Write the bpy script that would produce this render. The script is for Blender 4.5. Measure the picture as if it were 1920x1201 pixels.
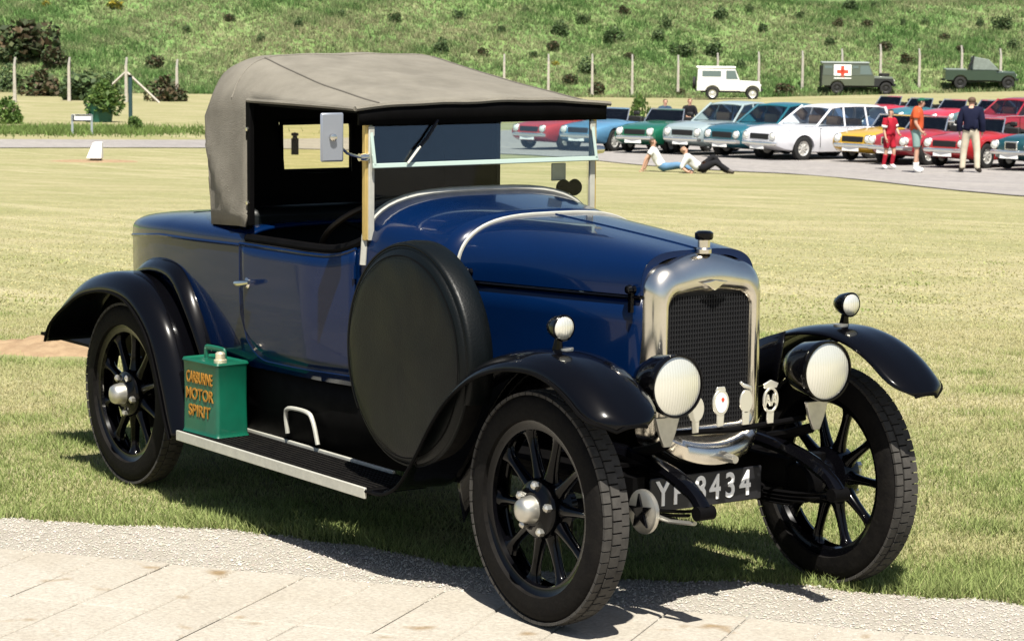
import bpy, bmesh, math, random
import numpy as np
from mathutils import Vector, Matrix

random.seed(7)
RNG = np.random.default_rng(11)
R = math.radians
for _o in list(bpy.data.objects):
    bpy.data.objects.remove(_o)
SC = bpy.context.scene
COL = SC.collection

# ------------------------------------------------------------------ camera
CAM = np.array([6.0809, -4.9252, 1.8621])
YAW, PITCH, ROLL, FPX = 2.5341029, -0.1247307, 0.0085494, 4800.0
_F = np.array([math.cos(YAW) * math.cos(PITCH), math.sin(YAW) * math.cos(PITCH), math.sin(PITCH)])
_R0 = np.array([math.sin(YAW), -math.cos(YAW), 0.0])
_U0 = np.cross(_R0, _F)
_RT = math.cos(ROLL) * _R0 + math.sin(ROLL) * _U0
_UP = -math.sin(ROLL) * _R0 + math.cos(ROLL) * _U0
camd = bpy.data.cameras.new('camera')
camd.sensor_width = 36.0
camd.lens = FPX / 1920 * 36.0
camd.clip_start, camd.clip_end = 0.1, 3000.0
cam = bpy.data.objects.new('camera', camd)
COL.objects.link(cam)
cam.matrix_world = Matrix(((_RT[0], _UP[0], -_F[0], CAM[0]), (_RT[1], _UP[1], -_F[1], CAM[1]), (_RT[2], _UP[2], -_F[2], CAM[2]), (0, 0, 0, 1)))
SC.camera = cam
camd.dof.use_dof = True
camd.dof.focus_distance = 8.3
camd.dof.aperture_fstop = 19.0

# ------------------------------------------------------------------ sky, sun, exposure
SUN = Vector((0.47, -0.26, 1.0)).normalized()
world = bpy.data.worlds.new('World')
SC.world = world
world.use_nodes = True
_nt = world.node_tree
_bg = _nt.nodes['Background']
_sky = _nt.nodes.new('ShaderNodeTexSky')
_sky.sky_type = 'NISHITA'
_sky.sun_disc = False
_sky.sun_elevation = math.asin(SUN.z)
_sky.sun_rotation = math.atan2(SUN.x, SUN.y)
_sky.air_density, _sky.dust_density, _sky.ozone_density = 1.0, 1.5, 1.0
_nt.links.new(_sky.outputs[0], _bg.inputs[0])
_bg.inputs[1].default_value = 0.05
sund = bpy.data.lights.new('sun', 'SUN')
sund.energy, sund.angle, sund.color = 5.0, R(0.53), (1.0, 0.955, 0.86)
sun = bpy.data.objects.new('sun', sund)
COL.objects.link(sun)
sun.rotation_euler = SUN.to_track_quat('Z', 'Y').to_euler()
sun.location = (0, 0, 30)
SC.view_settings.view_transform = 'Standard'
SC.view_settings.look = 'None'
SC.view_settings.exposure = 1.1
SC.view_settings.gamma = 1.0
SC.cycles.use_denoising = True
SC.cycles.max_bounces = 6
SC.cycles.transparent_max_bounces = 12

# ------------------------------------------------------------------ helpers
FH = np.array([math.cos(YAW), math.sin(YAW)])
RH = np.array([math.sin(YAW), -math.cos(YAW)])

def sstep(a, b, x):
    t = np.clip((x - a) / (b - a), 0, 1)
    return t * t * (3 - 2 * t)

def gz(d, s):
    """terrain height at d metres ahead of and s metres right of the camera position"""
    d = np.asarray(d, float); s = np.asarray(s, float)
    z = np.interp(d, [-300, 9.5, 14, 30, 58, 90, 160, 900], [0, 0, -0.12, -0.83, -2.07, -2.85, -4.2, -4.2])
    z = z + sstep(95, 140, d) * np.clip(s - 13, 0, 40) * 0.033 * (1 - sstep(60, 160, s))
    bank = 0.262 * np.clip(d - 161.5, 0, 24 - 2.7 * sstep(8, 24, s) + np.where(s < 0, np.clip(-s, 0, 20) * 0.22, 0))
    und = 0.25 * np.sin(s * 0.21 + d * 0.13) + 0.18 * np.sin(s * 0.53 - d * 0.31)
    return z + bank + und * sstep(162, 170, d) * (1 - sstep(182, 186, d) * 0.8)

def wxy(d, s):
    return CAM[:2] + FH * d + RH * s

def ds(x, y):
    v = np.array([x, y]) - CAM[:2]
    return float(v @ FH), float(v @ RH)

def at(u, v):
    """where the ray through a photo pixel meets the terrain"""
    r = _F + _RT * (u - 960) / FPX - _UP * (v - 600.5) / FPX
    lo = 3.0
    for k in range(2000):
        t = lo + 0.15
        p = CAM + r * t
        dd, ss = ds(p[0], p[1])
        if p[2] < gz(dd, ss):
            a, b = lo, t
            for _ in range(30):
                m = (a + b) / 2
                p = CAM + r * m
                dd, ss = ds(p[0], p[1])
                if p[2] < gz(dd, ss): b = m
                else: a = m
            p = CAM + r * b
            return Vector((p[0], p[1], p[2]))
        lo = t
    return Vector(CAM + r * 200)

def heading(hs, hd):
    """z rotation whose local +x points along (right, ahead) in camera ground terms"""
    v = RH * hs + FH * hd
    return math.atan2(v[1], v[0])

class MB:
    def __init__(s):
        s.v = []; s.f = []; s.m = []; s.mi = 0
    def add(s, vs, fs, M=None):
        o = len(s.v)
        if M is not None: vs = [M @ Vector(p) for p in vs]
        s.v.extend([tuple(p) for p in vs])
        s.f.extend([tuple(i + o for i in f) for f in fs])
        s.m.extend([s.mi] * len(fs))
        return s
    def box(s, c, d, M=None):
        x, y, z = c; a, b, e = d[0] / 2, d[1] / 2, d[2] / 2
        vs = [(x + i * a, y + j * b, z + k * e) for i in (-1, 1) for j in (-1, 1) for k in (-1, 1)]
        return s.add(vs, [(0, 1, 3, 2), (4, 6, 7, 5), (0, 4, 5, 1), (2, 3, 7, 6), (0, 2, 6, 4), (1, 5, 7, 3)], M)
    def hexa(s, vs, M=None):
        """8 corners: bottom ring of four then top ring of four"""
        return s.add(vs, [(3, 2, 1, 0), (4, 5, 6, 7), (0, 1, 5, 4), (1, 2, 6, 5), (2, 3, 7, 6), (3, 0, 4, 7)], M)
    def grid(s, rows, cu=False, cv=False, caps=False, skip=None, M=None):
        n, m = len(rows), len(rows[0])
        vs = [p for r in rows for p in r]
        fs = []
        for i in range(n if cu else n - 1):
            for j in range(m if cv else m - 1):
                if skip and skip(i, j): continue
                fs.append((i * m + j, i * m + (j + 1) % m, ((i + 1) % n) * m + (j + 1) % m, ((i + 1) % n) * m + j))
        if caps:
            fs.append(tuple(range(m - 1, -1, -1)))
            fs.append(tuple((n - 1) * m + j for j in range(m)))
        return s.add(vs, fs, M)
    def lathe(s, prof, n=32, M=None, a0=0.0, a1=2 * math.pi):
        """profile of (r, h) turned about local z"""
        full = abs(a1 - a0 - 2 * math.pi) < 1e-6
        k = n if full else n + 1
        rows = []
        for r, h in prof:
            rows.append([(r * math.cos(a0 + (a1 - a0) * i / n), r * math.sin(a0 + (a1 - a0) * i / n), h) for i in range(k)])
        return s.grid(rows, cv=full, M=M)
    def tube(s, path, r, n=8, caps=True, flat=1.0, M=None):
        P = [Vector(p) for p in path]
        rr = r if isinstance(r, (list, tuple)) else [r] * len(P)
        rows = []; up = None
        for i, p in enumerate(P):
            t = (P[min(i + 1, len(P) - 1)] - P[max(i - 1, 0)]).normalized()
            if up is None:
                up = Vector((0, 0, 1)) if abs(t.z) < 0.9 else Vector((1, 0, 0))
            a = t.cross(up)
            if a.length < 1e-5: a = t.cross(Vector((0.3, 1, 0.2)))
            a.normalize(); b = a.cross(t).normalized(); up = b
            rows.append([p + (a * math.cos(q) + b * math.sin(q) * flat) * rr[i] for q in [2 * math.pi * k / n for k in range(n)]])
        return s.grid(rows, cv=True, caps=caps, M=M)
    def prism(s, poly, h, M=None):
        """polygon in local xy pushed h along local z"""
        n = len(poly)
        vs = [(x, y, 0) for x, y in poly] + [(x, y, h) for x, y in poly]
        fs = [tuple(range(n - 1, -1, -1)), tuple(range(n, 2 * n))] + [(i, (i + 1) % n, n + (i + 1) % n, n + i) for i in range(n)]
        return s.add(vs, fs, M)
    def mesh(s, name, recalc=True, smooth=True, angle=35):
        me = bpy.data.meshes.new(name)
        me.from_pydata(s.v, [], s.f)
        if any(s.m): me.polygons.foreach_set('material_index', s.m)
        if recalc:
            bm = bmesh.new(); bm.from_mesh(me)
            bmesh.ops.remove_doubles(bm, verts=bm.verts, dist=1e-5)
            bmesh.ops.recalc_face_normals(bm, faces=bm.faces)
            bm.to_mesh(me); bm.free()
        if smooth:
            me.polygons.foreach_set('use_smooth', [True] * len(me.polygons))
            me.set_sharp_from_angle(angle=R(angle))
        me.update()
        return me
    def build(s, name, mat, parent=None, smooth=True, angle=35, bevel=0, solid=0, sub=0, recalc=True, loc=None, rot=None, label=None):
        me = s.mesh(name, recalc, smooth, angle)
        for m in (mat if isinstance(mat, (list, tuple)) else [mat]): me.materials.append(m)
        o = link(name, me, parent)
        if loc is not None: o.location = loc
        if rot is not None: o.rotation_euler = rot
        if solid:
            q = o.modifiers.new('thickness', 'SOLIDIFY'); q.thickness = solid; q.offset = 0
        if sub:
            q = o.modifiers.new('subdivision', 'SUBSURF'); q.levels = sub; q.render_levels = sub
        if bevel:
            q = o.modifiers.new('bevel', 'BEVEL'); q.width = bevel; q.segments = 2; q.limit_method = 'ANGLE'; q.angle_limit = R(40)
        if label: o['label'] = label
        return o

def link(name, me, parent=None):
    o = bpy.data.objects.new(name, me)
    COL.objects.link(o)
    if parent is not None: o.parent = parent
    return o

def tag(o, label=None, cat=None, group=None, kind=None):
    if label: o['label'] = label
    if cat: o['category'] = cat
    if group: o['group'] = group
    if kind: o['kind'] = kind
    return o

def empty(name, loc=(0, 0, 0), rz=0.0, parent=None):
    o = link(name, None, parent)
    o.location = loc; o.rotation_euler = (0, 0, rz); o.empty_display_size = 0.2
    return o

def copy_tree(o, parent=None):
    c = o.copy(); COL.objects.link(c); c.parent = parent
    for ch in list(o.children): copy_tree(ch, c)
    return c

def cr(pts, n):
    """Catmull-Rom through points, n samples"""
    P = [np.array(p, float) for p in pts]
    P = [2 * P[0] - P[1]] + P + [2 * P[-1] - P[-2]]
    out = []; m = len(P) - 3
    for k in range(n):
        t = k / (n - 1) * m; i = min(int(t), m - 1); t -= i
        a, b, c, d = P[i:i + 4]
        out.append(0.5 * (2 * b + (c - a) * t + (2 * a - 5 * b + 4 * c - d) * t * t + (3 * b - a - 3 * c + d) * t ** 3))
    return out

AX_Y = Matrix.Rotation(R(90), 4, 'X')      # local z -> -y
AX_X = Matrix.Rotation(R(90), 4, 'Y')      # local z -> +x
def T(*p): return Matrix.Translation(p)

# ------------------------------------------------------------------ materials
def mat(name, col, rough=0.5, metal=0.0, coat=0.0, var=0.0, vscale=8.0, bump=0.0, bscale=60.0, col2=None, spec=0.5, trans=0, emit=None, objvar=0.0, contrast=(0.35, 0.65), ior=1.45, cior=1.5):
    m = bpy.data.materials.new(name); m.use_nodes = True
    nt = m.node_tree; b = nt.nodes['Principled BSDF']
    b.inputs['Base Color'].default_value = (*col, 1); b.inputs['Roughness'].default_value = rough
    b.inputs['Metallic'].default_value = metal; b.inputs['Coat Weight'].default_value = coat
    b.inputs['Coat Roughness'].default_value = 0.04; b.inputs['Specular IOR Level'].default_value = spec
    b.inputs['IOR'].default_value = ior; b.inputs['Coat IOR'].default_value = cior
    tc = nt.nodes.new('ShaderNodeTexCoord')
    last = None
    if var or col2:
        n = nt.nodes.new('ShaderNodeTexNoise'); n.inputs['Scale'].default_value = vscale; n.inputs['Detail'].default_value = 6
        n.inputs['Roughness'].default_value = 0.65
        nt.links.new(tc.outputs['Object'], n.inputs['Vector'])
        mr = nt.nodes.new('ShaderNodeMapRange'); mr.inputs[1].default_value, mr.inputs[2].default_value = contrast
        nt.links.new(n.outputs['Fac'], mr.inputs[0])
        mx = nt.nodes.new('ShaderNodeMix'); mx.data_type = 'RGBA'
        c2 = col2 if col2 else tuple(c * (1 - var) for c in col)
        mx.inputs[6].default_value = (*col, 1); mx.inputs[7].default_value = (*c2, 1)
        nt.links.new(mr.outputs[0], mx.inputs[0])
        last = mx.outputs[2]
        rr = nt.nodes.new('ShaderNodeMapRange'); rr.inputs[3].default_value = max(0.02, rough * 0.8); rr.inputs[4].default_value = min(1, rough * 1.25)
        nt.links.new(n.outputs['Fac'], rr.inputs[0]); nt.links.new(rr.outputs[0], b.inputs['Roughness'])
    if objvar:
        oi = nt.nodes.new('ShaderNodeObjectInfo')
        hv = nt.nodes.new('ShaderNodeHueSaturation')
        r2 = nt.nodes.new('ShaderNodeMapRange'); r2.inputs[3].default_value = 1 - objvar; r2.inputs[4].default_value = 1 + objvar
        nt.links.new(oi.outputs['Random'], r2.inputs[0]); nt.links.new(r2.outputs[0], hv.inputs['Value'])
        if last is not None: nt.links.new(last, hv.inputs['Color'])
        else: hv.inputs['Color'].default_value = (*col, 1)
        last = hv.outputs[0]
    if last is not None: nt.links.new(last, b.inputs['Base Color'])
    if bump:
        n2 = nt.nodes.new('ShaderNodeTexNoise'); n2.inputs['Scale'].default_value = bscale; n2.inputs['Detail'].default_value = 4
        nt.links.new(tc.outputs['Object'], n2.inputs['Vector'])
        bp = nt.nodes.new('ShaderNodeBump'); bp.inputs['Strength'].default_value = bump; bp.inputs['Distance'].default_value = 0.01
        nt.links.new(n2.outputs['Fac'], bp.inputs['Height']); nt.links.new(bp.outputs[0], b.inputs['Normal'])
    if emit:
        b.inputs['Emission Color'].default_value = (*emit, 1); b.inputs['Emission Strength'].default_value = 1
    return m

def glass_mat(name, tint=(0.93, 0.95, 0.94), ior=1.5, refl=(0.95, 0.97, 1), base=0.0):
    m = bpy.data.materials.new(name); m.use_nodes = True
    nt = m.node_tree; nt.nodes.remove(nt.nodes['Principled BSDF'])
    out = nt.nodes['Material Output']
    tr = nt.nodes.new('ShaderNodeBsdfTransparent'); tr.inputs[0].default_value = (*tint, 1)
    gl = nt.nodes.new('ShaderNodeBsdfGlossy'); gl.inputs['Roughness'].default_value = 0.02; gl.inputs[0].default_value = (*refl, 1)
    fr = nt.nodes.new('ShaderNodeFresnel'); fr.inputs['IOR'].default_value = ior
    ad = nt.nodes.new('ShaderNodeMath'); ad.operation = 'ADD'; ad.inputs[1].default_value = base
    mx = nt.nodes.new('ShaderNodeMixShader')
    nt.links.new(fr.outputs[0], ad.inputs[0]); nt.links.new(ad.outputs[0], mx.inputs[0])
    nt.links.new(tr.outputs[0], mx.inputs[1]); nt.links.new(gl.outputs[0], mx.inputs[2])
    nt.links.new(mx.outputs[0], out.inputs[0])
    return m

def attr_mat(name, rough=0.8, transl=0.3):
    """colour from the 'tint' attribute of the mesh, a little light passing through"""
    m = bpy.data.materials.new(name); m.use_nodes = True
    nt = m.node_tree; b = nt.nodes['Principled BSDF']; out = nt.nodes['Material Output']
    a = nt.nodes.new('ShaderNodeAttribute'); a.attribute_name = 'tint'
    b.inputs['Roughness'].default_value = rough; b.inputs['Specular IOR Level'].default_value = 0.25
    nt.links.new(a.outputs['Color'], b.inputs['Base Color'])
    tl = nt.nodes.new('ShaderNodeBsdfTranslucent'); nt.links.new(a.outputs['Color'], tl.inputs[0])
    mx = nt.nodes.new('ShaderNodeMixShader'); mx.inputs[0].default_value = transl
    nt.links.new(b.outputs[0], mx.inputs[1]); nt.links.new(tl.outputs[0], mx.inputs[2]); nt.links.new(mx.outputs[0], out.inputs[0])
    return m

BLUE = mat('royal_blue_coachpaint', (0.0006, 0.0082, 0.039), 0.24, coat=0.8, ior=1.2, cior=1.30, var=0.12, vscale=3)
BLACK = mat('black_coachpaint', (0.0014, 0.0014, 0.002), 0.2, coat=0.9, ior=1.15, cior=1.27)
SATIN = mat('satin_black', (0.0028, 0.0026, 0.0028), 0.6, var=0.4, vscale=14, ior=1.14)
RUBBER = mat('tyre_rubber', (0.0055, 0.005, 0.005), 0.7, var=0.35, vscale=20, col2=(0.010, 0.009, 0.008), bump=0.2, ior=1.16)
TREAD = mat('pale_tread', (0.045, 0.041, 0.036), 0.9, var=0.4, vscale=30)  # paler grey than the sidewall rubber
NICKEL = mat('nickel_plate', (0.84, 0.79, 0.69), 0.2, metal=1.0, var=0.12, vscale=5)
STEEL = mat('dull_steel', (0.62, 0.6, 0.54), 0.38, metal=0.9, var=0.25, vscale=12)
ALU = mat('aluminium_strip', (0.50, 0.49, 0.43), 0.5, metal=0.35, var=0.2, vscale=15)
BRASS = mat('brass_strip', (0.62, 0.45, 0.16), 0.45, metal=0.6, var=0.2, vscale=12)
HOODM = mat('hood_cloth', (0.190, 0.175, 0.145), 0.95, var=0.25, vscale=6, bump=0.5, bscale=300, spec=0.15)
SHADE_LINING = mat('shade_black_lining', (0.005, 0.0045, 0.0045), 0.95, spec=0.1)  # inner faces near black instead of grey cloth, cabin shade put into the colour
SEAMM = mat('hood_seam', (0.10, 0.09, 0.075), 0.95)
LEATHER = mat('black_leathercloth', (0.0018, 0.0030, 0.0032), 0.4, var=0.4, vscale=5, bump=0.1, bscale=150, ior=1.28)
CORE = mat('radiator_core', (0.004, 0.004, 0.005), 0.7)
LENS = mat('lamp_lens', (0.70, 0.685, 0.60), 0.26, metal=0.55, coat=0.9)
_n = LENS.node_tree; _b = _n.nodes['Principled BSDF']
_g = _n.nodes.new('ShaderNodeNewGeometry'); _w = _n.nodes.new('ShaderNodeTexWave'); _w.bands_direction = 'Y'; _w.inputs['Scale'].default_value = 34.0; _w.inputs['Distortion'].default_value = 0.0
_p = _n.nodes.new('ShaderNodeBump'); _p.inputs['Strength'].default_value = 0.22; _p.inputs['Distance'].default_value = 0.003
_n.links.new(_g.outputs['Position'], _w.inputs['Vector']); _n.links.new(_w.outputs['Fac'], _p.inputs['Height']); _n.links.new(_p.outputs[0], _b.inputs['Normal'])
REFL = mat('lamp_reflector', (0.84, 0.81, 0.70), 0.5, metal=0.12)
WHITE = mat('white_paint', (0.8, 0.8, 0.78), 0.5)
PLATEM = mat('plate_black', (0.012, 0.012, 0.014), 0.45)
CANG = mat('can_green', (0.002, 0.090, 0.050), 0.4, coat=0.3, var=0.25, vscale=9)
GOLD = mat('gold_lettering', (0.26, 0.12, 0.012), 0.5)
BADGE = mat('badge_metal', (0.72, 0.70, 0.62), 0.3, metal=0.75)
REDM = mat('badge_red', (0.55, 0.06, 0.03), 0.4)
GLASS = glass_mat('screen_glass', (0.95, 0.97, 0.95), 1.22)
GLASS2 = glass_mat('tinted_screen_glass', (0.80, 0.88, 0.87), 1.5, base=0.02)
LENSG = glass_mat('fluted_lens', (0.93, 0.93, 0.88), 1.5)
GLEDGE = mat('glass_edge', (0.33, 0.41, 0.37), 0.3, coat=0.4)
WOODM = mat('rim_wood', (0.02, 0.014, 0.008), 0.4, ior=1.3)
MIRROR = mat('mirror_glass', (0.75, 0.8, 0.88), 0.05, metal=1)

# ------------------------------------------------------------------ setting: terrain, path, tarmac
A35 = R(35)
E1 = np.array([math.cos(A35), math.sin(A35)]); E2 = np.array([-math.sin(A35), math.cos(A35)])
_EK = np.array([[-60, .30], [-9, .30], [-2.66, .285], [-2.17, .383], [-1.62, .438], [-1.3, .36], [-.89, .225], [-.34, .22], [.03, .33], [.54, .36], [.97, .36], [9, .33], [60, .33]])
def lawn_edge(e1):
    return np.interp(e1, _EK[:, 0], _EK[:, 1]) + 0.02 * np.sin(e1 * 9.1) + 0.012 * np.sin(e1 * 23.7 + 1)

def ground_mat(name, base, alt, streak, scale=0.6, fine=40.0, streak_rot=0.6, bump=0.35, stain=None, fv=(0.80, 1.15), stripes=None):
    m = bpy.data.materials.new(name); m.use_nodes = True
    nt = m.node_tree; b = nt.nodes['Principled BSDF']; b.inputs['Roughness'].default_value = 0.95
    b.inputs['Specular IOR Level'].default_value = 0.1
    geo = nt.nodes.new('ShaderNodeNewGeometry')
    def noise(sc, det=5, stretch=None, rot=0):
        mp = nt.nodes.new('ShaderNodeMapping'); mp.inputs['Rotation'].default_value = (0, 0, rot)
        if stretch: mp.inputs['Scale'].default_value = stretch
        n = nt.nodes.new('ShaderNodeTexNoise'); n.inputs['Scale'].default_value = sc; n.inputs['Detail'].default_value = det
        n.inputs['Roughness'].default_value = 0.7
        nt.links.new(geo.outputs['Position'], mp.inputs[0]); nt.links.new(mp.outputs[0], n.inputs['Vector'])
        return n
    def mix(f, a, c, lo=0.38, hi=0.62):
        mr = nt.nodes.new('ShaderNodeMapRange'); mr.inputs[1].default_value, mr.inputs[2].default_value = lo, hi
        nt.links.new(f.outputs['Fac'], mr.inputs[0])
        x = nt.nodes.new('ShaderNodeMix'); x.data_type = 'RGBA'; nt.links.new(mr.outputs[0], x.inputs[0])
        for k, q in ((6, a), (7, c)):
            if isinstance(q, tuple): x.inputs[k].default_value = (*q, 1)
            else: nt.links.new(q, x.inputs[k])
        return x.outputs[2]
    c = mix(noise(scale), base, alt)
    if stripes:
        wv = nt.nodes.new('ShaderNodeTexWave'); wv.inputs['Scale'].default_value = 0.16; wv.inputs['Distortion'].default_value = 5.0; wv.inputs['Detail'].default_value = 3; wv.inputs['Detail Scale'].default_value = 0.5
        mpw = nt.nodes.new('ShaderNodeMapping'); mpw.inputs['Rotation'].default_value = (0, 0, -YAW - 0.25)
        nt.links.new(geo.outputs['Position'], mpw.inputs[0]); nt.links.new(mpw.outputs[0], wv.inputs['Vector'])
        c = mix(wv, c, stripes, -0.1, 2.2)
    c = mix(noise(0.9, 4, (0.12, 1.6, 1), streak_rot), c, streak, 0.5, 0.72)
    if stain: c = mix(noise(4.2, 2, (1, 1, 1), 0.3), c, stain, 0.64, 0.74)
    n2 = noise(fine, 3)
    hs = nt.nodes.new('ShaderNodeHueSaturation')
    mr = nt.nodes.new('ShaderNodeMapRange'); mr.inputs[1].default_value, mr.inputs[2].default_value, mr.inputs[3].default_value, mr.inputs[4].default_value = 0.3, 0.7, fv[0], fv[1]
    nt.links.new(n2.outputs['Fac'], mr.inputs[0]); nt.links.new(mr.outputs[0], hs.inputs['Value']); nt.links.new(c, hs.inputs['Color'])
    nt.links.new(hs.outputs[0], b.inputs['Base Color'])
    bp = nt.nodes.new('ShaderNodeBump'); bp.inputs['Strength'].default_value = bump; bp.inputs['Distance'].default_value = 0.04
    nt.links.new(n2.outputs['Fac'], bp.inputs['Height']); nt.links.new(bp.outputs[0], b.inputs['Normal'])
    return m

LAWN = ground_mat('mown_lawn', (0.276, 0.247, 0.142), (0.210, 0.205, 0.098), (0.320, 0.286, 0.175), 0.35, 9.0, YAW + 0.5, stripes=(0.19, 0.188, 0.085))
BANKM = ground_mat('bank_grass', (0.10, 0.185, 0.055), (0.14, 0.205, 0.07), (0.22, 0.23, 0.12), 0.22, 3.0, YAW, 0.6)
GRAVELM = ground_mat('pale_gravel', (0.35, 0.325, 0.282), (0.315, 0.287, 0.243), (0.38, 0.357, 0.318), 2.0, 90.0, A35, 0.6)
TARMAC = ground_mat('worn_tarmac', (0.245, 0.228, 0.215), (0.215, 0.20, 0.195), (0.29, 0.27, 0.25), 0.2, 5.0, YAW + 1.2, 0.1)
SLABM = ground_mat('concrete_slab', (0.325, 0.298, 0.255), (0.295, 0.266, 0.222), (0.345, 0.32, 0.28), 1.6, 70.0, A35, 0.2, stain=(0.20, 0.145, 0.085))
SOILM = mat('sandy_soil', (0.30, 0.215, 0.13), 0.95, col2=(0.22, 0.15, 0.09), vscale=9, bump=0.8, bscale=30, spec=0.1)
BLADEM = attr_mat('grass_blades')
LEAFM = attr_mat('leaves', 0.6, 0.25)

def terrain(name, dl, sl, material, lift=0.0, fn=None):
    rows = []
    for d in dl:
        r = []
        for s in sl:
            p = wxy(d, s); r.append((p[0], p[1], float(gz(d, s)) + lift))
        rows.append(r)
    return MB().grid(rows).build(name, material, recalc=False, angle=80)

_dl = [-500, -150, -40, 0, 5, 8, 9.5, 10.5, 12, 14] + list(np.arange(17, 161, 3.0)) + [161.5]
_sl = [-600, -250, -120, -80] + list(np.arange(-60, 61, 4.0)) + [80, 120, 250, 600]
tag(terrain('ground', _dl, _sl, LAWN), kind='structure')
_dl = list(np.arange(161.5, 196, 1.0)) + [205, 240, 320, 500, 900]
tag(terrain('hillside', _dl, [-600, -250, -120, -80] + list(np.arange(-60, 61, 2.0)) + [80, 120, 250, 600], BANKM, 0.01), kind='structure')

# gravel path with slabs
rows = []
for e1 in [-60, -20, -9] + list(np.arange(-6, 6.01, 0.1)) + [9, 20, 60]:
    lo, hi = -16.0, float(lawn_edge(e1))
    rows.append([tuple(E1 * e1 + E2 * (lo + (hi - lo) * t)) + (0.004,) for t in (0, 0.3, 0.6, 0.8, 0.9, 0.95, 1.0)])
path = MB().grid(rows).build('path', GRAVELM, recalc=False)
tag(path, kind='structure')

def slab_mesh(seed):
    rg = random.Random(seed)
    hx, hy = 0.1192, 0.2965
    b = 0.005
    mb = MB()
    ring = lambda ix, z: [(-hx + ix, -hy + ix, z + rg.uniform(-.001, .001)), (hx - ix, -hy + ix, z + rg.uniform(-.001, .001)), (hx - ix, hy - ix, z + rg.uniform(-.001, .001)), (-hx + ix, hy - ix, z + rg.uniform(-.001, .001))]
    mb.grid([ring(-0.001, 0), ring(0, 0.002), ring(b, 0.0055)], cv=True)
    o = len(mb.v) - 4
    mb.f.append((o, o + 1, o + 2, o + 3)); mb.m.append(0)
    me = mb.mesh('paving_slab', smooth=False); me.materials.append(SLABM)
    return me
_slabs = [slab_mesh(k) for k in range(4)]
for i in range(-20, 14):
    for j in range(6):
        c = E1 * (0.245 * i + 0.09) + E2 * (-0.15 - 0.3 - 0.6 * j)
        if j == 0 and i > 3: continue
        o = link('paving_slab', _slabs[(i * 3 + j) % 4], path)
        o.location = (c[0], c[1], 0.0045 + random.uniform(-0.001, 0.002))
        o.rotation_euler = (random.gauss(0, .002), random.gauss(0, .003), A35 + random.gauss(0, .006))

# tarmac: access road on the left widening into the car park on the right
def sheet(name, near, far, material, lift, n=60):
    rows = []
    for (s, d0), (s2, d1) in zip(cr(near, n), cr(far, n)):
        row = []
        for t in np.linspace(0, 1, 14):
            ss, dd = s + (s2 - s) * t, d0 + (d1 - d0) * t
            p = wxy(dd, ss); row.append((p[0], p[1], float(gz(dd, ss)) + lift))
        rows.append(row)
    return tag(MB().grid(rows).build(name, material, recalc=False, angle=80), kind='structure')
def DS(u, v):
    p = at(u, v); d, s = ds(p.x, p.y); return (s, d)
_near = [(-60, 78), DS(-300, 279), DS(0, 278), DS(390, 278), DS(700, 283), DS(1000, 292), DS(1200, 310), DS(1360, 321), DS(1560, 333), DS(1920, 369), (13, 36), (24, 24)]
_far = [(-60, 84), DS(-300, 262), DS(0, 262), DS(390, 263), DS(700, 258), DS(950, 245), (4, 100), (10, 101), (18, 100), (32, 97), (45, 90), (52, 80)]
sheet('road', _near, _far, TARMAC, 0.02)

# bare soil patch behind the rear wheel
_c = at(95, 655)
rows = []
for k in range(9):
    q = k / 8
    rows.append([(_c.x + q * math.cos(a) * 0.62 * (1 + .2 * math.sin(3 * a + 1) + .1 * math.sin(7 * a)), _c.y + q * math.sin(a) * 0.5 * (1 + .2 * math.sin(2 * a + 2) + .1 * math.sin(9 * a)), _c.z + 0.012 + 0.035 * (1 - q * q) + random.uniform(-.008, .008) - 0.03 * q ** 4) for a in np.linspace(0, 2 * math.pi, 40, endpoint=False)])
tag(MB().grid(rows, cv=True).build('bare_soil', SOILM, angle=60), kind='structure')
SOIL = np.array([_c.x, _c.y])
_c2 = at(175, 303)
rows = []
for k in range(5):
    q = k / 4
    rows.append([(_c2.x + (RH[0] * math.cos(a) * 1.1 + FH[0] * math.sin(a) * 0.9) * q, _c2.y + (RH[1] * math.cos(a) * 1.1 + FH[1] * math.sin(a) * 0.9) * q, _c2.z + 0.03 * (1 - q * q)) for a in np.linspace(0, 2 * math.pi, 20, endpoint=False)])
tag(MB().grid(rows, cv=True).build('bare_soil', SOILM, angle=60), kind='structure')

# ------------------------------------------------------------------ numpy triangle clouds
def tri_mesh(name, V, tint, material, parent=None, tris=True):
    """V (n, k, 3) faces of k corners, tint (n, k, 3) or (n, 3)"""
    n, k = V.shape[:2]
    me = bpy.data.meshes.new(name)
    me.vertices.add(n * k); me.vertices.foreach_set('co', V.reshape(-1).astype(np.float32))
    me.loops.add(n * k); me.loops.foreach_set('vertex_index', np.arange(n * k, dtype=np.int32))
    me.polygons.add(n); me.polygons.foreach_set('loop_start', (np.arange(n) * k).astype(np.int32))
    if tint.ndim == 2: tint = np.repeat(tint[:, None, :], k, 1)
    a = me.attributes.new('tint', 'FLOAT_COLOR', 'POINT')
    a.data.foreach_set('color', np.concatenate([tint, np.ones((n, k, 1))], 2).reshape(-1).astype(np.float32))
    me.update(calc_edges=True); me.materials.append(material)
    return me

def blades(P, h, w, lean, rng=RNG):
    """upright pointed blades rooted at P (n, 3)"""
    n = len(P)
    a = rng.uniform(0, 2 * np.pi, n); la = rng.uniform(0, 2 * np.pi, n)
    l = np.abs(rng.normal(0, lean, n)) * h
    side = np.stack([np.cos(a), np.sin(a), np.zeros(n)], 1) * (w / 2)[:, None]
    tip = P + np.stack([np.cos(la) * l, np.sin(la) * l, h * (1 - 0.15 * np.minimum(lean, 1))], 1)
    return np.stack([P - side, P + side, tip], 1)

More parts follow.
